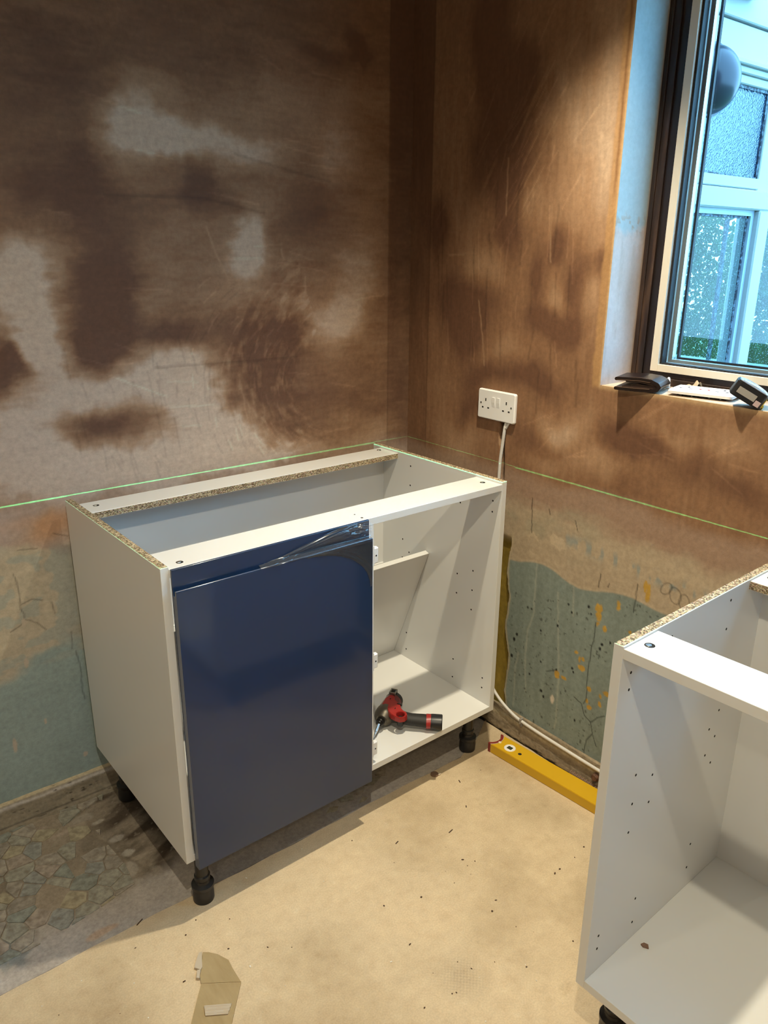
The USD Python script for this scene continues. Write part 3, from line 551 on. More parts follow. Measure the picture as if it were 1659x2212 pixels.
pins(sp2, 'x', -1, -T, [(-.152, .585), (-.152, .522), (-.184, .835), (-.184, .773), (-.184, .549), (-.406, .773), (-.532, .810), (-.532, .778), (-.405, .549), (-.405, .486), (-.469, .579), (-.469, .517), (-.469, .454), (-.179, .260), (-.179, .199), (-.402, .259), (-.402, .196), (-.528, .250), (-.528, .217), (-.469, .845)])
# the loose shelf wedged at a slant in the carcass
sh = box(-1+T+.001, -T-.001, 0, .0165, 0, .437, .0006)
ang = math.atan2(.162, .408)
lb = place(sh, (0, 0, 0), rx=ang); lb.apply_translation((0, -.118, ZB+T+.0008)); add('loose_shelf', lb, M_WHITE, c1, False, label='white shelf board tilted forward inside the cabinet')
# hinge plates beside the door edge
for z in (.764, .475, .214):
    h = add('hinge_plate', concat([box(-.4645, -.4475, -.562, -.550, z-.021, z+.021, .003), box(-.4645, -.4605, -.562, -.520, z-.026, z+.026, .0015)]), M_PLASTIC, c1, False)
    add('screw_hole', place(lathe([(0, .0003), (.0022, .0003), (.0022, -.001), (0, -.001)], 12), (0, 0, 0), rx=math.pi/2), M_DARK, h, False)
    q = stage.GetPrimAtPath(str(h.GetPath())+'/screw_hole'); UsdGeom.Xformable(q).AddTranslateOp().Set(Gf.Vec3d(-.456, -.562, z))
# door: J-pull profile run along x
DX0, DX1 = -.980, -.4850; Y0 = -DEP-.0015; YF = Y0-.0195
prof = [(Y0, .137), (YF+.0012, .137), (YF, .1382), (YF, .8180)]+[(YF+.0030-.0030*math.cos(q), .8195+.0030*math.sin(q)) for q in np.linspace(.15, 3.0, 12)]+[(YF+.0060, .8160), (YF+.0068, .8115), (YF+.0085, .8086), (YF+.0108, .8080), (YF+.0128, .8100), (YF+.0139, .8150), (YF+.0143, .8220), (YF+.0143, .8625), (YF+.0150, .8637), (YF+.0160, .8642), (Y0, .8642)]
dm = prism(sg.Polygon([(a, b) for a, b in prof]), DX1-DX0, 'yz', DX0)
door = add('door', dm, M_NAVY, c1, 35, label='glossy navy door with a scooped top edge')
# clear film lifting at the door's top right corner
fu, fv = np.meshgrid(np.linspace(0, 1, 300), np.linspace(0, 1, 280), indexing='ij')
fx = lerp(-.80, DX1-.0005, fu); 
zt_ = lerp(.700, .8635, fv)
ramp_ = sstep(0, .9, fu)
base = np.where(zt_ < .823, YF-.0004, np.where(zt_ < .8625, YF+.0135-.010*ramp_*np.sin(np.clip((zt_-.823)/.04, 0, 1)*math.pi)**.7, YF+.0138))
base = np.where((zt_ >= .815) & (zt_ < .830), lerp(YF-.0012*ramp_-.0004, np.minimum(base, YF+.0135), sstep(.822, .830, zt_)), base)
def ridge(c, wdt): return np.exp(-(c/wdt)**2)
zl = .823+.036*sstep(.05, .78, fu)
base -= .0026*ridge(zt_-zl, .0018)*sstep(0, .12, fu)*(1-sstep(.74, .82, fu)) + .0022*ridge(zt_-zl+.0065, .0016)*sstep(0, .12, fu)*(1-sstep(.74, .82, fu))
arcr = np.hypot((fx-(-.675))/.190, (zt_-.70)/.121)
base -= .0007*(ridge(arcr-1.0, .022)+ridge(arcr-1.07, .02))*(fx > -.68)*(zt_ < .822) 
cr = sstep(.74, .84, fu)*sstep(.826, .834, zt_)*sstep(.8645, .858, zt_)
base += cr*(np.abs(meshkit.noise(np.stack([fu*17, fv*22, fv*0], -1), 5)-.5)-.25)*.014
i, j = np.meshgrid(np.arange(299), np.arange(279), indexing='ij'); a = (i*280+j).ravel()
zq, uq, xq, rq = zt_[:-1, :-1], fu[:-1, :-1], fx[:-1, :-1], arcr[:-1, :-1]
keep = ((zq > .820) & (zq < zl[:-1, :-1]+.004) & (uq > .04) | (zq > .820) & (uq > .80) | (rq > .96) & (xq > -.670) & (zq < .824)).ravel()
FF = np.stack([a, a+280, a+281, a+1], 1)[keep]
M_FILM = mat('clear_film', {'t': ('transparent_bsdf', {'color': (.97, .98, 1.0)}), 'g': ('glossy_bsdf', {'color': (.95, .97, 1.0), 'roughness': .14}), 'f': ('fresnel', {'IOR': 1.6}), 'm': ('mix_closure', {}), 'd': ('diffuse_bsdf', {'color': (.7, .75, .8)}), 'm2': ('mix_closure', {'fac': .035})},
    [('f.fac', 'm.fac'), ('t.BSDF', 'm.closure1'), ('g.BSDF', 'm.closure2'), ('m.closure', 'm2.closure1'), ('d.BSDF', 'm2.closure2')], surface='m2.closure')
P = np.stack([fx.ravel(), base.ravel(), zt_.ravel()], 1); P, FF, _ = compact(P, FF, P)
add('protective_film', (P, FF), M_FILM, door, True, label='wrinkled clear film peeling at the corner')

c2 = thing('base_cabinet', 'doorless white base cabinet cut off at the right, under the window', 'cabinet', (-.6694, -1.3201, 0), .0342)
W2 = .80
def bx2(name, x0, x1, y0, y1, z0, z1, chip=None): return panel(name, c2, x0, x1, y0, y1, z0, z1, chip)
s2 = bx2('side_panel', 0, DEP, -T, 0, ZB, ZT, 'top')
bx2('side_panel', 0, DEP, -W2, -W2+T, ZB, ZT, 'top')
bx2('bottom_panel', 0, .505, -W2+T, -T, ZB, ZB+T)
bx2('front_rail', 0, .100, -W2+T, -T, ZT-.004-T, ZT-.004)
bx2('rear_rail', .425, .513, -W2+T, -T, ZT-.004-T, ZT-.004, 'front_x')
add('back_panel', box(.495, .501, -W2+T, -T, ZB+T-.0, ZT-.004-T), M_WHITE, c2, False)
for x, y in ((.075, -.045), (.075, -W2+.045), (.47, -.045), (.47, -W2+.045)): leg(c2, x, y)
for y in (-.038, -W2+.038): screw(c2, .043, y, ZT-.004, .0085); screw(c2, .47, y, ZT-.004)
pins(s2, 'y', -1, -T, [(.031, .812), (.031, .780), (.090, .846), (.150, .838), (.355, .846), (.355, .786), (.382, .597), (.352, .565), (.382, .536), (.352, .504), (.382, .473), (.090, .584), (.149, .556), (.090, .522), (.149, .496), (.090, .459), (.352, .284), (.352, .223), (.150, .268), (.150, .209), (.031, .256), (.031, .225)])
g = sg.Polygon([(-.005, -.007), (.004, -.006), (.006, .002), (.001, .008), (-.004, .004)])
k = thing('wood_chip', 'tiny brown wood chip lying on the floor of the doorless cabinet', 'chip', (-.512, -1.363, ZB+T))
add('chip', place(prism(g, .003), rz=.6), plain('chip_brown', (.22, .13, .09), .8), k, False)

# ------------------------------------------------------------------ window in the right wall
M_TIMBER = mottled('dark_timber', [(.3, (.006, .0035, .003)), (.55, (.014, .007, .006)), (.70, (.035, .018, .012)), (.82, (.16, .09, .06))], 30, 8, .45, .5, (1, 1, .07))
M_UPVC = plain('cream_upvc', (.72, .66, .56), .35)
M_UPVCO = plain('white_upvc', (.46, .475, .46), .35)
M_GASKET = plain('black_gasket', (.010, .010, .012), .5)
M_SPACER = plain('spacer_bar', (.60, .66, .70), .35, .8)
M_PANE = mat('window_pane', {'t': ('transparent_bsdf', {'color': (.96, .985, .985)}), 'g': ('glossy_bsdf', {'color': (1, 1, 1), 'roughness': .0}), 'f': ('fresnel', {'IOR': 1.45}), 'ge': ('geometry', {}), 'i': ('math', {'math_type': 'subtract', 'value1': 1.0}), 'k': ('math', {'math_type': 'multiply'}), 'm': ('mix_closure', {})},
    [('ge.backfacing', 'i.value2'), ('i.value', 'k.value1'), ('f.fac', 'k.value2'), ('k.value', 'm.fac'), ('t.BSDF', 'm.closure1'), ('g.BSDF', 'm.closure2')], surface='m.closure')
def ring(y0, y1, z0, z1, w, x0, x1, wb=None, wt=None, b=.0008):
    """Rectangular frame: outer edges y0 > y1, z0 < z1, member width w."""
    wb = w if wb is None else wb; wt = w if wt is None else wt
    return concat([box(x0, x1, y0-w, y0, z0, z1, b), box(x0, x1, y1, y1+w, z0, z1, b), box(x0, x1, y1+w, y0-w, z0, z0+wb, b), box(x0, x1, y1+w, y0-w, z1-wt, z1, b)])
win = thing('window_1', 'white sash window in a dark timber frame above the sill', 'window', kind='structure')
FX = WD+.002
add('timber_frame', concat([ring(WY0-.028, WY1+.028, WZ0+.016, WZ1-.028, .024, FX+.006, .24, .018)]), M_TIMBER, win, False, label='dark stained timber inner frame')
M_WORN = mottled('worn_timber', [(.3, (.009, .005, .004)), (.52, (.022, .011, .008)), (.64, (.06, .032, .02)), (.78, (.26, .17, .12))], 34, 9, .5, .6, (1, 1, .08))
add('outer_frame', concat([ring(WY0, WY1, WZ0, WZ1, .030, FX, .24, .018), box(FX-.005, FX+.01, WY0-.012, WY0, WZ0+.002, WZ1, .002)]), M_WORN, win, False, label='scuffed brown timber outer frame')
add('sash', ring(WY0-.052, WY1+.052, WZ0+.033, WZ1-.05, .021, FX+.002, .20, .018), M_UPVC, win, False)
add('gasket', ring(WY0-.0725, WY1+.0725, WZ0+.0505, WZ1-.0705, .0065, FX+.010, FX+.030, .004, b=0), M_GASKET, win, False)
add('spacer_bar', ring(WY0-.079, WY1+.079, WZ0+.0545, WZ1-.077, .0115, FX+.036, FX+.052, .008, b=0), M_SPACER, win, False)
add('gasket', ring(WY0-.0895, WY1+.0895, WZ0+.062, WZ1-.0885, .006, FX+.058, FX+.066, .005, b=0), M_GASKET, win, False)
add('pane', box(FX+.031, FX+.035, WY1+.074, WY0-.074, WZ0+.052, WZ1-.072), M_PANE, win, False)
add('pane', box(FX+.053, FX+.057, WY1+.074, WY0-.074, WZ0+.052, WZ1-.072), M_PANE, win, False)

pd = thing('window_2', 'white framed window in the wall behind the camera', 'window', kind='structure')
add('frame', concat([box(PX0, PX0+.06, RY-.14, RY-.06, PZ0, PZ, .003), box(PX1-.06, PX1, RY-.14, RY-.06, PZ0, PZ, .003), box(PX0+.06, PX1-.06, RY-.14, RY-.06, PZ-.06, PZ, .003), box(PX0+.06, PX1-.06, RY-.14, RY-.06, PZ0, PZ0+.06, .003)]), M_UPVCO, pd, False)
add('pane', box(PX0+.05, PX1-.05, RY-.102, RY-.098, PZ0+.05, PZ-.05), M_PANE, pd, False)
pt = thing('patio', 'grey concrete patio outside the small window', 'patio', kind='structure')
add('paving', box(-12, .28, -14, RY-.2, -.20, -.10), plain('patio_grey', (.26, .26, .25), .9), pt, False)

# ------------------------------------------------------------------ outside: white clad extension with its own window, shrubs, ground
YE = -.5
ext = thing('house_extension', 'white clad house extension with a white framed window, seen through the glass', 'building')
M_CLAD = plain('white_cladding', (.50, .515, .50), .45)
EX0, EX1 = .285, 2.6
for kx, (z0, z1, d) in enumerate([(2.135, 2.42, .018), (2.035, 2.130, .010)]):
    add('cladding_board', box(EX0, EX1, YE-d, YE+.03, z0, z1, .003), M_CLAD, ext, False)
add('cladding_board', box(EX0, EX1, YE-.030, YE+.03, 2.42, 2.75, .003), M_CLAD, ext, False)
add('soffit', box(.62, .90, YE-.075, YE-.02, 2.19, 2.24, .006), plain('soffit_grey', (.40, .48, .60), .5), ext, False)
add('head_trim', concat([box(EX0, EX1, YE-.035, YE+.02, 2.018, 2.033, .003), box(EX0, EX1, YE-.022, YE+.02, 1.998, 2.018, .003)]), M_UPVCO, ext, False)
def bar(name, x0, x1, z0, z1, d=.012, m=M_UPVCO): add(name, box(x0, x1, YE-d, YE+.05, z0, z1, .003), m, ext, False)
bar('window_head', EX0, EX1, 1.972, 1.998)
bar('window_jamb', EX0, .47, .45, 1.972); bar('mullion', 1.105, 1.215, .45, 1.972, .010)
bar('transom', .47, 1.105, 1.672, 1.706, .016); bar('transom', 1.215, EX1, 1.672, 1.706, .016)
add('casement', concat([box(.47, 1.178, YE-.034, YE+.03, 1.606, 1.668, .005), box(1.104, 1.178, YE-.034, YE+.03, .52, 1.606, .005), box(.47, .53, YE-.034, YE+.03, .52, 1.606, .005), box(.53, 1.104, YE-.034, YE+.03, .46, .52, .005)]), M_UPVCO, ext, False)
add('glazing_bead', concat([box(.53, 1.104, YE-.014, YE, 1.588, 1.606), box(1.084, 1.104, YE-.014, YE, .52, 1.588)]), plain('bead_blue_grey', (.42, .52, .62), .4), ext, False)
M_SEAL = mottled('mouldy_seal', [(.45, (.02, .03, .05)), (.62, (.22, .30, .38))], 90, 4, .6)
add('seal', concat([box(.53, 1.084, YE-.005, YE, 1.580, 1.588), box(1.076, 1.084, YE-.005, YE, .52, 1.588), box(1.025, 1.040, YE+.035, YE+.045, .52, 1.58), box(.47, 1.104, YE-.004, YE, 1.963, 1.972), box(1.097, 1.104, YE-.004, YE, 1.706, 1.972), box(.47, 1.104, YE-.004, YE, 1.706, 1.711)]), M_SEAL, ext, False)
M_CLEAR = mat('spotted_pane', {'g': ('geometry', {}), 'v': ('voronoi_texture', {'scale': 110.0}), 'r': ('rgb_ramp', {'ramp': [(0, (1, 1, 1)), (.16, (.9, .9, .9)), (.24, (0, 0, 0))]}),
    't': ('transparent_bsdf', {'color': (.80, .92, .93)}), 'gl': ('glossy_bsdf', {'roughness': .02}), 'f': ('fresnel', {'IOR': 1.5}), 'm': ('mix_closure', {}), 'd': ('diffuse_bsdf', {'color': (.75, .82, .85)}), 'k': ('math', {'math_type': 'multiply', 'value2': .30}), 'i': ('math', {'math_type': 'subtract', 'value1': 1.0}), 'kf': ('math', {'math_type': 'multiply'}), 'm2': ('mix_closure', {})},
    [('g.position', 'v.vector'), ('v.distance', 'r.fac'), ('r.color', 'k.value1'), ('g.backfacing', 'i.value2'), ('i.value', 'kf.value1'), ('f.fac', 'kf.value2'), ('kf.value', 'm.fac'), ('t.BSDF', 'm.closure1'), ('gl.BSDF', 'm.closure2'), ('k.value', 'm2.fac'), ('m.closure', 'm2.closure1'), ('d.BSDF', 'm2.closure2')], surface='m2.closure')
M_FROST = mat('frosted_pane', {'g': ('geometry', {}), 'v': ('voronoi_texture', {'scale': 170.0}), 'b': ('bump', {'strength': .7, 'distance': .003}), 't': ('translucent_bsdf', {'color': (.11, .19, .32)}), 'd': ('diffuse_bsdf', {'color': (.08, .14, .23)}),
    'gl': ('glossy_bsdf', {'color': (.9, 1, 1), 'roughness': .12}), 'm': ('mix_closure', {'fac': .5}), 'm2': ('mix_closure', {'fac': .18})},
    [('g.position', 'v.vector'), ('v.distance', 'b.height'), ('b.normal', 'gl.normal'), ('b.normal', 'd.normal'), ('t.BSDF', 'm.closure1'), ('d.BSDF', 'm.closure2'), ('m.closure', 'm2.closure1'), ('gl.BSDF', 'm2.closure2')], surface='m2.closure')
add('frosted_pane', box(.47, 1.104, YE+.002, YE+.006, 1.706, 1.972), M_FROST, ext, False, label='pebbled frosted glass pane')
add('frosted_pane', box(1.215, EX1, YE+.002, YE+.006, 1.706, 1.972), M_FROST, ext, False, label='pebbled frosted glass pane')
add('pane', box(.53, 1.084, YE+.002, YE+.006, .52, 1.588), M_CLEAR, ext, False)
add('pane', box(1.215, EX1, YE+.002, YE+.006, .46, 1.672), M_CLEAR, ext, False)
add('wall', concat([box(EX0, EX1, YE, YE+.10, -.2, .46), box(EX0, EX0+.1, YE+.1, 1.4, -.2, 2.4), box(EX1-.1, EX1, YE+.1, 1.4, -.2, .9)]), M_CLAD, ext, False)
add('rear_window_frame', concat([box(EX0, EX1, 1.36, 1.42, 1.95, 2.4), box(EX0, EX1, 1.36, 1.42, -.2, .6)] + [box(x, x+.06, 1.36, 1.42, .6, 1.95) for x in (1.05, 1.62, 2.2)]), M_UPVCO, ext, False)
add('roof', box(EX0, EX1+.2, YE+.05, 1.5, 2.75, 2.80), M_CLAD, ext, False)
dl = thing('wall_lamp', 'round grey dome lamp fixed on the white cladding outside the window', 'lamp', (.715, YE-.02, 1.955))
a = np.linspace(0, math.pi/2, 14)
add('dome', place(lathe([(.094*math.cos(q), .085*math.sin(q)) for q in a]+[(0, .085)], 40), rx=math.pi/2), plain('dome_grey', (.028, .032, .052), .25), dl, True)
add('rim', place(lathe([(.080, -.018), (.099, -.018), (.101, 0), (.099, .012), (.093, .012), (.080, -.018)], 40), rx=math.pi/2), plain('rim_dark', (.07, .09, .13), .4), dl, 30)
gp = thing('garden_ground', 'green garden grass beyond the window', 'lawn', kind='structure')
add('grass', concat([box(.285, 14, -9, YE-.01, -.35, -.20), box(EX1, 14, YE-.01, 9, -.35, -.20), box(.285, EX1, 1.5, 9, -.35, -.20)]), mottled('grass', [(.3, (.03, .07, .02)), (.7, (.10, .18, .06))], 12), gp, False)
M_LEAF = mat('shrub_leaf', {'o': ('geometry', {}), 'r': ('rgb_ramp', {'ramp': [(0, (.06, .16, .05)), (.5, (.12, .27, .10)), (1, (.26, .42, .18))]}), 'd': ('diffuse_bsdf', {}), 't': ('translucent_bsdf', {}), 'm': ('mix_closure', {'fac': .4})},
    [('o.random_per_island', 'r.fac'), ('r.color', 'd.color'), ('r.color', 't.color'), ('d.BSDF', 'm.closure1'), ('t.BSDF', 'm.closure2')], surface='m.closure')
M_STEM = plain('shrub_stem', (.10, .07, .045), .9)
def shrub(x, y, h, w, seed, label):
    r = np.random.default_rng(seed); t = thing('garden_shrub', label, 'shrub', (x, y, -.2), group=None)
    n = 15000; d = r.normal(size=(n, 3)); d /= np.linalg.norm(d, axis=1, keepdims=True)
    c = d*(r.uniform(.30, 1, n)**.5)[:, None]*np.array([w, w*.6, h/2])*(.8+.4*meshkit.noise(d*3+seed, 3))[:, None] + np.array([0, 0, h/2])
    A = r.normal(size=(n, 3)); A /= np.linalg.norm(A, axis=1, keepdims=True); B = np.cross(A, r.normal(size=(n, 3))); B /= np.linalg.norm(B, axis=1, keepdims=True)
    L, Wd = r.uniform(.022, .042, n)[:, None], r.uniform(.010, .018, n)[:, None]
    V = np.stack([c-A*L, c+B*Wd, c+A*L, c-B*Wd], 1).reshape(-1, 3); F = np.arange(4*n).reshape(n, 4)
    add('foliage', (V, F), M_LEAF, t, False, kind='stuff'); add('stem', concat([tube(smooth_path([(0, 0, 0), (q, .05, h*.4), (q*2.2, .1, h*.8)], 12), np.linspace(.03, .01, 12), n=7) for q in (-.15*w, 0, .18*w)]), M_STEM, t, True)
shrub(4.0, 1.85, 2.7, 1.1, 1, 'green shrub seen through the left lower pane of the extension window')
shrub(3.75, .36, 2.6, .85, 2, 'green shrub seen through the right pane of the extension window, past its mullion')
# ------------------------------------------------------------------ socket on the right wall and its cable
def wallmap(m):
    """(u right, v up, w out of the wall) -> right wall."""
    v = m.vertices; return trimesh.Trimesh(np.stack([-v[:, 2], -v[:, 0], v[:, 1]], 1), m.faces, process=False)
def plate(w, h, t, r=.006, inset=.003):
    lo = rounded(sg.box(-w/2, -h/2, w/2, h/2), r); hi = lo.buffer(-inset)
    a = np.array(lo.exterior.coords)[:-1]; b = np.array(hi.exterior.coords)[:-1]
    return trimesh.convex.convex_hull(np.vstack([np.c_[a, np.zeros(len(a))], np.c_[a, np.full(len(a), t*.6)], np.c_[b, np.full(len(b), t)]]))
def fbox(u, v, w, h, z0, z1, b=0): return box(u-w/2, u+w/2, v-h/2, v+h/2, z0, z1, b)
SLOTS = [(su+du, dv, w, h) for su in (-.041, .041) for du, dv, w, h in ((0, .013, .0040, .0085), (-.0112, -.010, .0066, .0042), (.0112, -.010, .0066, .0042))]
def twin_socket(t, mapf, m, neon=False):
    add('faceplate', mapf(plate(.147, .087, .0095)), m, t, 30)
    for u, v, w, h in SLOTS: add('pin_slot', mapf(fbox(u, v, w, h, .006, .0098)), M_DARK, t, False)
    for s in (-1, 1):
        rk = trimesh.convex.convex_hull(np.array([(s*.0095+a*.0058, b, c) for a in (-1, 1) for b, c in ((-.0135, .008), (.0145, .008), (.0145, .0118), (.0, .0112), (-.0135, .0098))]))
        rk2 = place(rk, (0, .009, 0)) if not neon else place(rk, (0, .004, -.0010))
        k = add('rocker_switch', mapf(rk2), m, t, False)
        if neon: add('indicator', mapf(fbox(s*.0095, -.004, .005, .004, .008, .0104)), plain('red_neon' if s > 0 else 'red_neon_dim', (.45, .02, .03), .3), k, False)
        add('screw', mapf(place(lathe([(0, .0098), (.0030, .0097), (.0030, .005), (0, .005)], 16), (s*.0602, .002, 0))), M_STEEL if neon else M_DARK, t, False)
        if not neon: add('screw', mapf(place(lathe([(0, .0101), (.0016, .0100), (.0016, .0097), (0, .0097)], 12), (s*.0602+.001, .001, 0))), M_STEEL, t, False)
so_ = thing('wall_socket', 'white double wall socket with two rockers, fixed on the brown plaster', 'socket', (-.001, -.4095, 1.0395))
twin_socket(so_, wallmap, M_PLASTIC)
add('back_box', wallmap(fbox(0, -.002, .128, .070, -.020, .001)), M_DARK, so_, False)
cb = thing('socket_cable', 'white flat cable dropping from the wall socket and clipped along the wall foot', 'cable', (0, 0, 0))
path = smooth_path([(.002, -.447, 1.005), (-.004, -.444, .975), (-.003, -.438, .93), (-.004, -.433, .87), (-.005, -.431, .70), (-.006, -.431, .30), (-.012, -.440, .19), (-.016, -.462, .142), (-.018, -.52, .100), (-.0185, -.590, .079), (-.0185, -.70, .073), (-.019, -.89, .071), (-.019, -1.10, .072), (-.019, -1.45, .072)], 240)
add('sheath', tube(path, .0052, .0036, 12, (-1, 0, .2)) if False else tube(path, np.full(240, .0050), np.full(240, .0050), 12), M_CABLE, cb, True)
add('sheath_stub', tube(smooth_path([(.004, -.462, 1.004), (-.004, -.455, .990), (-.004, -.448, .978)], 12), .0035), M_CABLE, cb, True)
add('clip', concat([box(-.0265, -.010, -.6005, -.5935, .0685, .0895, .0025), box(-.020, -.012, -.601, -.593, .058, .070, .001)]), plain('grey_clip', (.28, .26, .24), .5), cb, False)
# ridged conduit end in the gap behind the level
fx_ = thing('conduit', 'short ridged brown conduit lying in the gap behind the spirit level', 'pipe', (-.022, -.80, .012))
t = np.linspace(0, .16, 160); add('sleeve', tube(np.stack([0*t, -t, 0*t], 1), .0075+.0022*np.sin(t*2*math.pi/.011), n=14), plain('conduit_brown', (.20, .13, .085), .45), fx_, True)
pst = thing('pipe_stub', 'rusty brown pipe stub poking from the wall foot beside the doorless cabinet', 'pipe', (0, -.885, .046))
add('stub', place(lathe([(0, .03), (.009, .03), (.011, .026), (.011, -.01), (0, -.01)], 18), ry=-math.pi/2), mottled('rusty', [(.3, (.06, .03, .02)), (.7, (.20, .10, .06))], 90, 5, .8), pst, 30)

# ------------------------------------------------------------------ spirit level on the floor
lv = thing('spirit_level', 'yellow spirit level with a red end cap, lying on the floor along the right wall', 'level', (-.129, -.567, .0004), math.atan2(-.383, .027))
LL, LW, LH = .60, .0635, .030
bite = sg.Point(-.020, LW/2).buffer(.0345, 24); bite2 = sg.Point(LL+.020, LW/2).buffer(.0345, 24)
outl = sg.box(0, 0, LL, LW).difference(bite).difference(bite2)
def capbite(d): return sg.Point(-.020, LW/2).buffer(.0345+d, 24).union(sg.box(-1, -1, d*.75, 1))
core = outl.difference(capbite(.0085))
cz = concat([prism(core.buffer(-.0012), LH, 'xy', 0), prism(core, LH-.0024, 'xy', .0012)])
M_YEL = plain('yellow_paint', (.62, .37, .012), .32, bump=.03, bscale=300)
add('body', cz, M_YEL, lv, 40)
caps = outl.intersection(capbite(.0078))
add('end_cap', concat([prism(g_.buffer(.0006), LH+.0008, 'xy', -.0004) for g_ in ([caps] if caps.geom_type == 'Polygon' else caps.geoms)]), plain('red_rubber', (.20, .022, .018), .5), lv, 40, label='dark red rubber end cap')
add('cap_edge', prism(outl.intersection(capbite(.0088)).difference(capbite(.0076)), LH+.0006, 'xy', 0), plain('cap_edge_pale', (.62, .55, .42), .5), lv, False)
vh = add('vial_housing', place(lathe([(0, LH+.0004), (.0125, LH+.0004), (.0135, LH+.0012), (.0168, LH+.0012), (.0178, LH), (.0178, LH-.003), (0, LH-.003)], 36), (.062, .0275, 0)), M_PLASTIC, lv, 30)
add('vial', box(.0535, .0705, .0205, .0345, LH-.001, LH+.0016, .0015), plain('vial_green', (.05, .055, .025), .12), vh, False)
for s in (-1, 1): add('vial_line', box(.062+s*.004-.0004, .062+s*.004+.0004, .0205, .0345, LH+.001, LH+.00175), M_DARK, vh, False)
add('rivet', place(lathe([(0, .0007), (.0045, .0007), (.0050, 0), (0, 0)], 20), (.023, .0275, LH)), plain('rivet_cream', (.75, .66, .45), .4), lv, False)
add('grip_hole', place(lathe([(0, .0004), (.0050, .0004), (.0056, .0), (0, 0)], 20), (.101, .0265, LH)), M_DARK, lv, False)

# ------------------------------------------------------------------ impact driver lying in the cabinet
dr = thing('impact_driver', 'red and black cordless impact driver lying in the open cabinet beside the door', 'power tool', (-.435, -.446, ZB+T), math.atan2(-.52, -.85))
M_RED = plain('tool_red', (.33, .018, .016), .38, bump=.05, bscale=400); M_RUB = plain('tool_rubber', (.014, .014, .014), .6, bump=.15, bscale=900)
M_CASE = plain('hammer_case', (.17, .15, .12), .42, .8); M_MAROON = plain('tool_maroon', (.13, .012, .014), .25)
ZH = .0300
def alongx(prof, n=32):
    """Lathe about the local x axis: prof of (x, r)."""
    return place(lathe([(0, prof[0][0])]+[(r, x) for x, r in prof]+[(0, prof[-1][0])], n), (0, 0, ZH), ry=math.pi/2)
add('motor_housing', alongx([(-.070, .018), (-.066, .024), (-.058, .0265), (.000, .0275), (.012, .0270)]), M_MAROON, dr, 35, label='dark red translucent motor housing')
add('end_cover', alongx([(-.081, .012), (-.079, .019), (-.073, .0245), (-.060, .0270), (-.056, .0266)]), M_RUB, dr, 35)
add('hammer_case', alongx([(.002, .0285), (.010, .0292), (.022, .0290), (.032, .0265), (.040, .0205), (.044, .0165), (.046, .0160)]), M_CASE, dr, 30, label='dark metal hammer case')
add('chuck', alongx([(.044, .0105), (.047, .0120), (.056, .0120), (.058, .0102), (.063, .0095), (.065, .0080)]), plain('chuck_black', (.03, .03, .03), .3, .8), dr, 30)
bt = place(lathe([(0, 0), (.0042, 0), (.0048, .002), (.0048, .026), (.0036, .028), (.0030, .034), (.0012, .044), (0, .045)], 6), (.064, 0, ZH), ry=math.pi/2+.42)
add('bit', bt, M_STEEL, dr, False)
def gripsec(pts): return np.array(pts, float)
hc = smooth_path([(.010, .018, ZH), (.010, .045, ZH), (.009, .070, ZH-.001), (.000, .105, ZH-.003), (-.008, .135, ZH-.005)], 40)
tt = np.linspace(0, 1, 40); add('handle', tube(hc, .0185-.002*np.sin(tt*3.14), .0235-.0035*np.sin(tt*3.14), 20, (0, 0, 1)), M_RUB, dr, True, label='black rubber handle')
bc = np.array([(-.0075, .128, ZH-.005), (-.0085, .133, ZH-.005), (-.0155, .160, ZH-.0065), (-.0163, .163, ZH-.0065)])
add('battery', tube(bc, [.0190, .0205, .0215, .0195], [.0225, .0240, .0255, .0235], 24, (0, 0, 1)), M_BLACK, dr, 40)
add('battery_stripe', tube(np.array([(-.0035, .119, ZH-.0045), (-.0053, .125, ZH-.0045), (-.0070, .131, ZH-.0048)]), .0197, .0238, 24, (0, 0, 1)), M_RED, dr, 40)
sidep = sg.Polygon([(-.052, -.006), (-.046, .008), (-.030, .013), (-.020, .026), (-.010, .038), (.004, .044), (.014, .054), (.020, .066), (.032, .073), (.046, .070), (.054, .058), (.052, .044), (.046, .030), (.034, .018), (.014, .004), (.006, -.012), (-.026, -.014)]).buffer(0)
hole = sg.Point(.0385, .0565).buffer(.0128, 16).union(sg.box(.030, .0600, .047, .09)) if False else sg.Point(.0365, .0545).buffer(.0125, 16)
shell = rounded(sidep, .004, 4).difference(hole)
add('side_shell', concat([prism(shell, .0035, 'xy', ZH+.0232), prism(shell.buffer(-.0015), .0012, 'xy', ZH+.0267), prism(shell.intersection(sg.box(-.03, .012, .1, .1)).buffer(.0004), .011, 'xy', ZH+.0125)]), M_RED, dr, 30, label='red plastic side shell')
add('trigger', box(.027, .046, .046, .063, ZH-.011, ZH+.019, .004), M_BLACK, dr, 30)
for q in ((-.030, -.024, .000, .002, ZH+.0280, ZH+.0290), (.012, .018, .030, .032, ZH+.0280, ZH+.029), (-.012, -.008, .028, .042, ZH+.0235, ZH+.0290)): add('shell_slot', box(*q), M_DARK, dr, False)
add('belt_clip', concat([box(-.073, -.069, -.012, .008, ZH+.020, ZH+.036, .001), box(-.073, -.052, -.012, -.008, ZH+.030, ZH+.035, .001), box(-.073, -.052, .004, .008, ZH+.030, ZH+.035, .001), box(-.054, -.050, -.012, .008, ZH+.026, ZH+.035, .001)]), plain('clip_steel', (.32, .32, .30), .35, .9), dr, False)

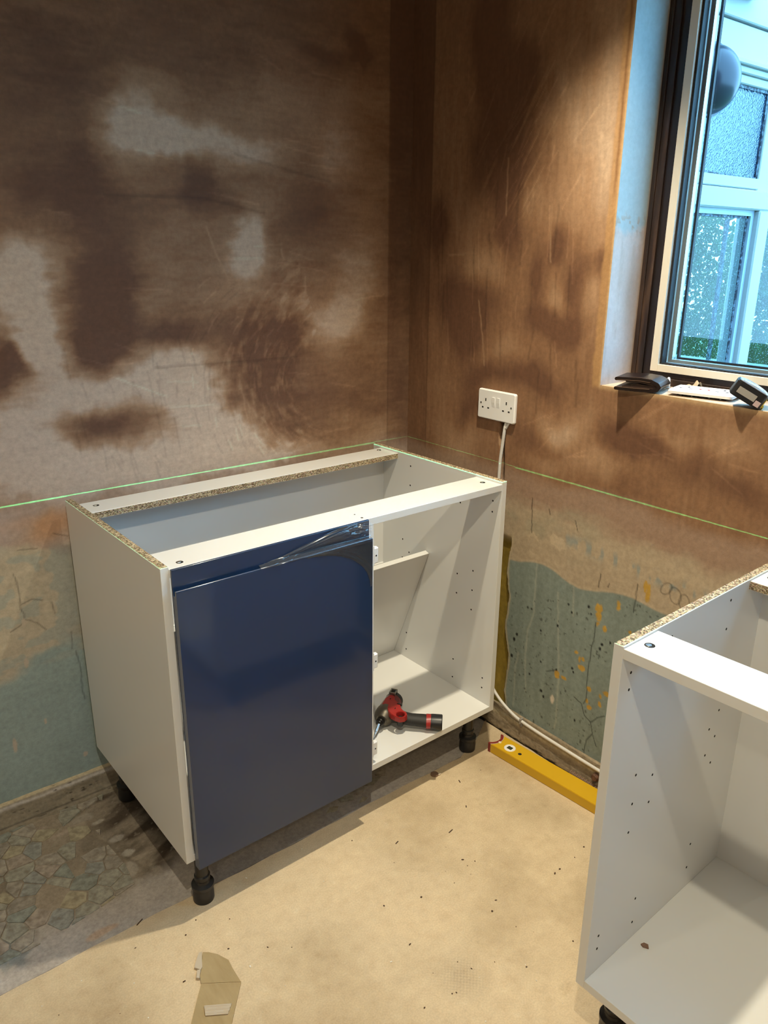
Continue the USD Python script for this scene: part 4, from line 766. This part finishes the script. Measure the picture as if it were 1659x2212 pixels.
# ------------------------------------------------------------------ on the sill
ZS = WZ0
wa = thing('wallet', 'dark brown leather wallet, bulging open, at the left end of the window sill', 'wallet', (-.033, -.822, ZS+.0008), math.atan2(-.95, .32))
M_LEATHER = plain('brown_leather', (.012, .0065, .006), .28, bump=.25, bscale=500)
def ext_y(line, r, y0, y1): return prism(line.buffer(r, quad_segs=6, cap_style=1), y1-y0, 'xz', y0)
cs = sg.LineString([(.004, .0275), (.03, .0290), (.062, .0300), (.088, .0275), (.103, .0215), (.1075, .0150), (.103, .0085), (.088, .0050), (.05, .0042), (.004, .0046)])
m = ext_y(cs, .0040, 0, .090); add('cover', m, M_LEATHER, wa, 45)
add('stitching', concat([ext_y(sg.LineString([(.006, .0318), (.06, .0343), (.088, .0318)]), .0004, .004, .0055), ext_y(sg.LineString([(.004, .0255), (.06, .027), (.085, .0250)]), .0007, -.0006, .001), ext_y(sg.LineString([(.004, .0080), (.05, .0080), (.085, .0088)]), .0007, -.0006, .001)]), plain('tan_stitch', (.10, .055, .035), .6), wa, False)
add('inner_flap', concat([ext_y(sg.LineString([(.038, .0105), (.055, .0150), (.075, .0135), (.098, .0150)]), .0032, .006, .084), ext_y(sg.LineString([(.020, .0100), (.06, .0105), (.098, .0120)]), .0018, .003, .086), ext_y(sg.LineString([(.028, .0235), (.06, .0235), (.098, .019)]), .0022, .004, .086)]), plain('inner_leather', (.045, .024, .018), .45), wa, 45)
sp_ = thing('loose_socket', 'loose white double socket front with a red switch marker, lying on the window sill', 'socket', (.0, 0, 0))
X0 = np.array((.008, -.942)); dx = np.array((math.cos(-1.34), math.sin(-1.34))); dy = np.array((-dx[1], dx[0]))
def flat(m):
    v = m.vertices; q = X0 + np.outer(v[:, 0]+.0735, dx) + np.outer(v[:, 1]+.0435, dy)
    return trimesh.Trimesh(np.c_[q, v[:, 2]+ZS+.0055+.0005], m.faces, process=False)
twin_socket(sp_, flat, M_PLASTIC, True)
add('terminal_block', flat(concat([fbox(-.03, -.004, .05, .050, -.0055, 0, .001), fbox(.035, -.004, .045, .050, -.0055, 0, .001), fbox(0, 0, .10, .062, -.0035, 0, .001)])), M_BLACK, sp_, False)
for u in (-.045, -.02, .02, .045): add('terminal_screw', flat(place(lathe([(0, .001), (.002, .001), (.002, 0), (0, 0)], 12), (u, -.0290, -.003), rx=math.pi/2)), M_STEEL, sp_, False)
tp = thing('tape_measure', 'black and silver tape measure leaning by the loose socket on the sill', 'tape measure', (.0, 0, 0))
pr = rounded(sg.Polygon([(-.036, -.033), (.034, -.033), (.036, -.026), (.036, .020), (.020, .033), (-.020, .033), (-.037, .014)]), .010, 6)
def tilt(m, corner=(.0036, -1.168, ZS+.0006)):
    rot = lambda q: place(q, (0, 0, 0), ry=.50, rz=-1.08)
    low = rot(trimesh.Trimesh([(.036, -.030, -.016), (0, 0, 0), (.01, 0, 0)], [[0, 1, 2]], process=False)).vertices[0]
    return place(rot(m), np.array(corner)-low)
def band(z0, z1, ins): return prism(pr.buffer(-ins), z1-z0, 'xy', z0)
add('case', tilt(concat([band(-.016, .014, 0), band(-.018, .0165, .002)])), M_BLACK, tp, 35)
add('side_face', tilt(concat([band(.0165, .0180, .004), band(.0180, .0192, .009)])), plain('tape_silver', (.50, .54, .60), .28, .5), tp, 30, label='silver side face')
add('window_rim', tilt(prism(sg.Point(0, 0).buffer(.0235, 24).difference(sg.Point(0, 0).buffer(.0205, 24)), .0012, 'xy', .0190)), plain('tape_rim', (.70, .72, .75), .25, .6), tp, 30)
add('dial_marks', tilt(concat([box(-.014+q*.0062, -.0105+q*.0062, y_, y_+.0034, .0191, .0197) for q in range(5) for y_ in (.002, -.006) if not (q in (0, 4) and y_ < 0)])), M_PLASTIC, tp, False)
add('side_label', tilt(box(-.026, .016, -.0342, -.0328, -.008, .006)), plain('label_grey', (.38, .35, .31), .5), tp, False)
add('tape_end', tilt(concat([box(.0355, .0400, -.026, -.006, -.010, -.0085), box(.0390, .0402, -.027, -.005, -.016, -.006), box(.0350, .0366, -.028, .010, -.012, .010)])), plain('tape_yellow', (.62, .46, .06), .4), tp, False)
add('hook_label', tilt(box(.018, .030, -.0345, -.0325, -.014, -.002)), plain('label_red_white', (.60, .45, .44), .4), tp, False)
wc = thing('cable_clip', 'small white plastic clip standing behind the wallet on the sill', 'clip', (.094, -.890, ZS+.0005), .4)
add('clip_body', concat([tube(smooth_path([(0, 0, 0), (.001, 0, .012), (.004, .001, .022), (.010, .002, .024)], 16), np.linspace(.0055, .0035, 16), np.linspace(.0040, .003, 16), 10, (0, 1, 0)), box(-.006, .008, -.005, .005, 0, .004, .001)]), M_PLASTIC, wc, True)
pp = thing('paper_scrap', 'crumpled cream paper scrap behind the loose socket on the sill', 'paper', (.116, -.948, ZS+.0005), -1.35)
u, v = np.meshgrid(np.linspace(-.030, .030, 34), np.linspace(-.014, .014, 16), indexing='ij')
hh = .004+.016*np.abs(meshkit.fbm(np.stack([u*55, v*70, u*0], -1), 2, 91)-.35)+.014*np.exp(-((u-.008+v*.6)/.006)**2)
i, j = np.meshgrid(np.arange(33), np.arange(15), indexing='ij'); a = (i*16+j).ravel()
top = np.stack([u, v, hh], -1).reshape(-1, 3); bot = top-np.array([0, 0, .0006]); FF = np.stack([a, a+16, a+17, a+1], 1)
add('paper', (np.vstack([top, bot]), np.vstack([FF, FF[:, ::-1]+len(top)])), plain('cream_paper', (.52, .42, .30), .8), pp, False)

# ------------------------------------------------------------------ bits on the floor
cd = thing('cardboard_piece', 'torn tan cardboard piece lying on the vinyl floor at the bottom of the picture', 'cardboard', (0, 0, 0))
M_CARD = mottled('cardboard', [(.3, (.33, .245, .125)), (.7, (.40, .305, .165))], 60, 5, .85, .15, (1, .25, 1)); M_CARD2 = plain('cardboard_pale', (.50, .43, .34), .85)
o1 = [(-1.148, -.700), (-1.138, -.708), (-1.125, -.724), (-1.113, -.752), (-1.1155, -.776), (-1.117, -.816), (-1.1845, -.768), (-1.180, -.752), (-1.170, -.738), (-1.166, -.735), (-1.158, -.716)]
o2 = [(-1.1845, -.7685), (-1.117, -.8165), (-1.170, -.880), (-1.215, -.935), (-1.30, -.90), (-1.243, -.842), (-1.198, -.785)]
add('flap', prism(sg.Polygon(o1), .0030, 'xy', .0006), M_CARD, cd, False); add('flap', prism(sg.Polygon(o2), .0030, 'xy', .0002), M_CARD, cd, False)
add('torn_liner', concat([prism(sg.Polygon([(-1.150, -.699), (-1.158, -.716), (-1.166, -.735), (-1.172, -.739), (-1.180, -.726), (-1.168, -.710), (-1.156, -.698)]), .0045, 'xy', .0012), prism(sg.Polygon([(-1.172, -.739), (-1.183, -.757), (-1.188, -.752), (-1.178, -.736)]), .006, 'xy', .0005)]), M_CARD2, cd, False, label='pale torn edge of the cardboard')
cs_ = thing('corrugated_scrap', 'small ridged scrap of corrugated card lying on the cardboard piece', 'cardboard', (-1.186, -.845, .0034), math.atan2(-.027, .042))
xx = np.linspace(-.011, .011, 60); prof = [(x, .003+.0012*math.sin(x*2*math.pi/.0075)) for x in xx]
m = prism(sg.Polygon([(x, z) for x, z in prof]+[(x, z-.0022) for x, z in prof[::-1]]), .050, 'xz', -.025); m = place(m, rz=math.pi/2)
v = m.vertices.copy(); v[:, 0] += .25*v[:, 1]*np.sign(v[:, 0]); m = trimesh.Trimesh(v, m.faces, process=False)
add('ridged_card', m, M_CARD2, cs_, 40)
cp = thing('plastic_cap', 'small round translucent brown cap lying on the vinyl near the cabinet front', 'cap', (-.337, -.552, .0003))
add('cap_body', lathe([(0, .0045), (.009, .0045), (.0115, .0035), (.012, .0), (.0105, .0), (.010, .003), (0, .003)], 28), plain('cap_brown', (.20, .12, .08), .3), cp, 30)
add('cap_tab', box(.006, .016, -.012, -.004, 0, .0035, .001), plain('cap_pale', (.60, .50, .38), .4), cp, False)
r4 = np.random.default_rng(21); ms, md = [], []
for _ in range(95):
    x, y = r4.uniform(-1.5, -.2), r4.uniform(-1.35, -.56)
    if x > -.72 and y < -1.28: continue
    s = r4.uniform(.0008, .0026); b_ = trimesh.creation.icosphere(subdivisions=1, radius=s)
    b_.vertices *= r4.uniform(.6, 1.0, 3)*np.array([1, r4.choice([1, 1, 1.9]), .6]); b_ = place(b_, (x, y, s*.4), rz=r4.uniform(0, 6))
    (ms if r4.random() < .35 else md).append(b_)
for x, y, L, a_ in ((-.60, -.70, .012, .3), (-.30, -.62, .011, 1.2), (-.36, -.71, .008, .9), (-.46, -.755, .016, .2), (-1.226, -.535, .02, .5), (-1.21, -.74, .006, 0)):
    md.append(place(box(-L/2, L/2, -.0012, .0012, 0, .0018, .0005), (x, y, .0002), rz=a_))
tag(add('debris', concat(md), plain('crumb_dark', (.07, .04, .025), .9), None, False, kind='stuff'), 'dark crumbs and splinters scattered over the beige vinyl floor', 'debris')
tag(add('debris', concat(ms), plain('crumb_white', (.72, .68, .60), .9), None, False, kind='stuff'), 'white plaster crumbs scattered over the beige vinyl floor', 'debris')

# ------------------------------------------------------------------ downlights and the laser level
M_BEZEL = plain('bezel_white', (.8, .8, .78), .4)
M_LED = mat('led_face', {'e': ('emission', {'color': LAMP_RGB, 'strength': 6.0})}, surface='e.emission')
POS = ('nearest the room corner', 'above the camera', 'added as fill along the left wall', 'added as fill farthest from the window')
for (x, y, pw, cone, soft), where in zip(LAMPS, POS):
    d = thing('downlight', f'round white recessed ceiling downlight, {where}', 'lamp', (x, y, CEIL), group=None)
    add('bezel', lathe([(.030, 0), (.044, 0), (.046, -.003), (.044, -.006), (.034, -.006), (.030, 0)], 36), M_BEZEL, d, 30)
    add('led', lathe([(0, -.001), (.029, -.001), (.029, 0), (0, 0)], 28), M_LED, d, False)
    l = UsdLux.SphereLight.Define(stage, str(d.GetPath())+'/light')
    l.CreateRadiusAttr(.022); l.CreateColorAttr(Gf.Vec3f(*LAMP_RGB)); l.CreateIntensityAttr(pw*LAMP_K); l.AddTranslateOp().Set(Gf.Vec3d(0, 0, -.03))
    sh_ = UsdLux.ShapingAPI.Apply(l.GetPrim()); sh_.CreateShapingConeAngleAttr(cone); sh_.CreateShapingConeSoftnessAttr(soft)
LX = (-2.06, -1.92, ZT+.0008)
ll = thing('laser_level', 'small black laser level on a post, casting the level green line', 'laser level', (LX[0]-.06, LX[1]-.04, 0))
add('post', box(-.02, .02, -.02, .02, 0, .80, .003), M_STEEL, ll, False); add('foot', box(-.15, .15, -.15, .15, 0, .012, .003), M_BLACK, ll, False)
add('body', box(-.045, .045, -.035, .028, .80, .93, .006), M_BLACK, ll, False)
M_LASER = mat('laser_beam', {'g': ('geometry', {}), 's': ('separate_xyz', {}), 'a': ('math', {'math_type': 'absolute'}), 'r': ('map_range', {'range_type': 'smoothstep', 'from_min': LASER_T*.4, 'from_max': LASER_T, 'to_min': LASER_K, 'to_max': 0.0, 'clamp': True}), 'e': ('emission', {'color': (.10, 1.0, .42)})},
    [('g.incoming', 's.vector'), ('s.z', 'a.value1'), ('a.value', 'r.value'), ('r.result', 'e.strength')], surface='e.emission')
em = trimesh.creation.icosphere(subdivisions=1, radius=.0006)
add('emitter', place(em, (.06, .04, LX[2])), M_LASER, ll, False)
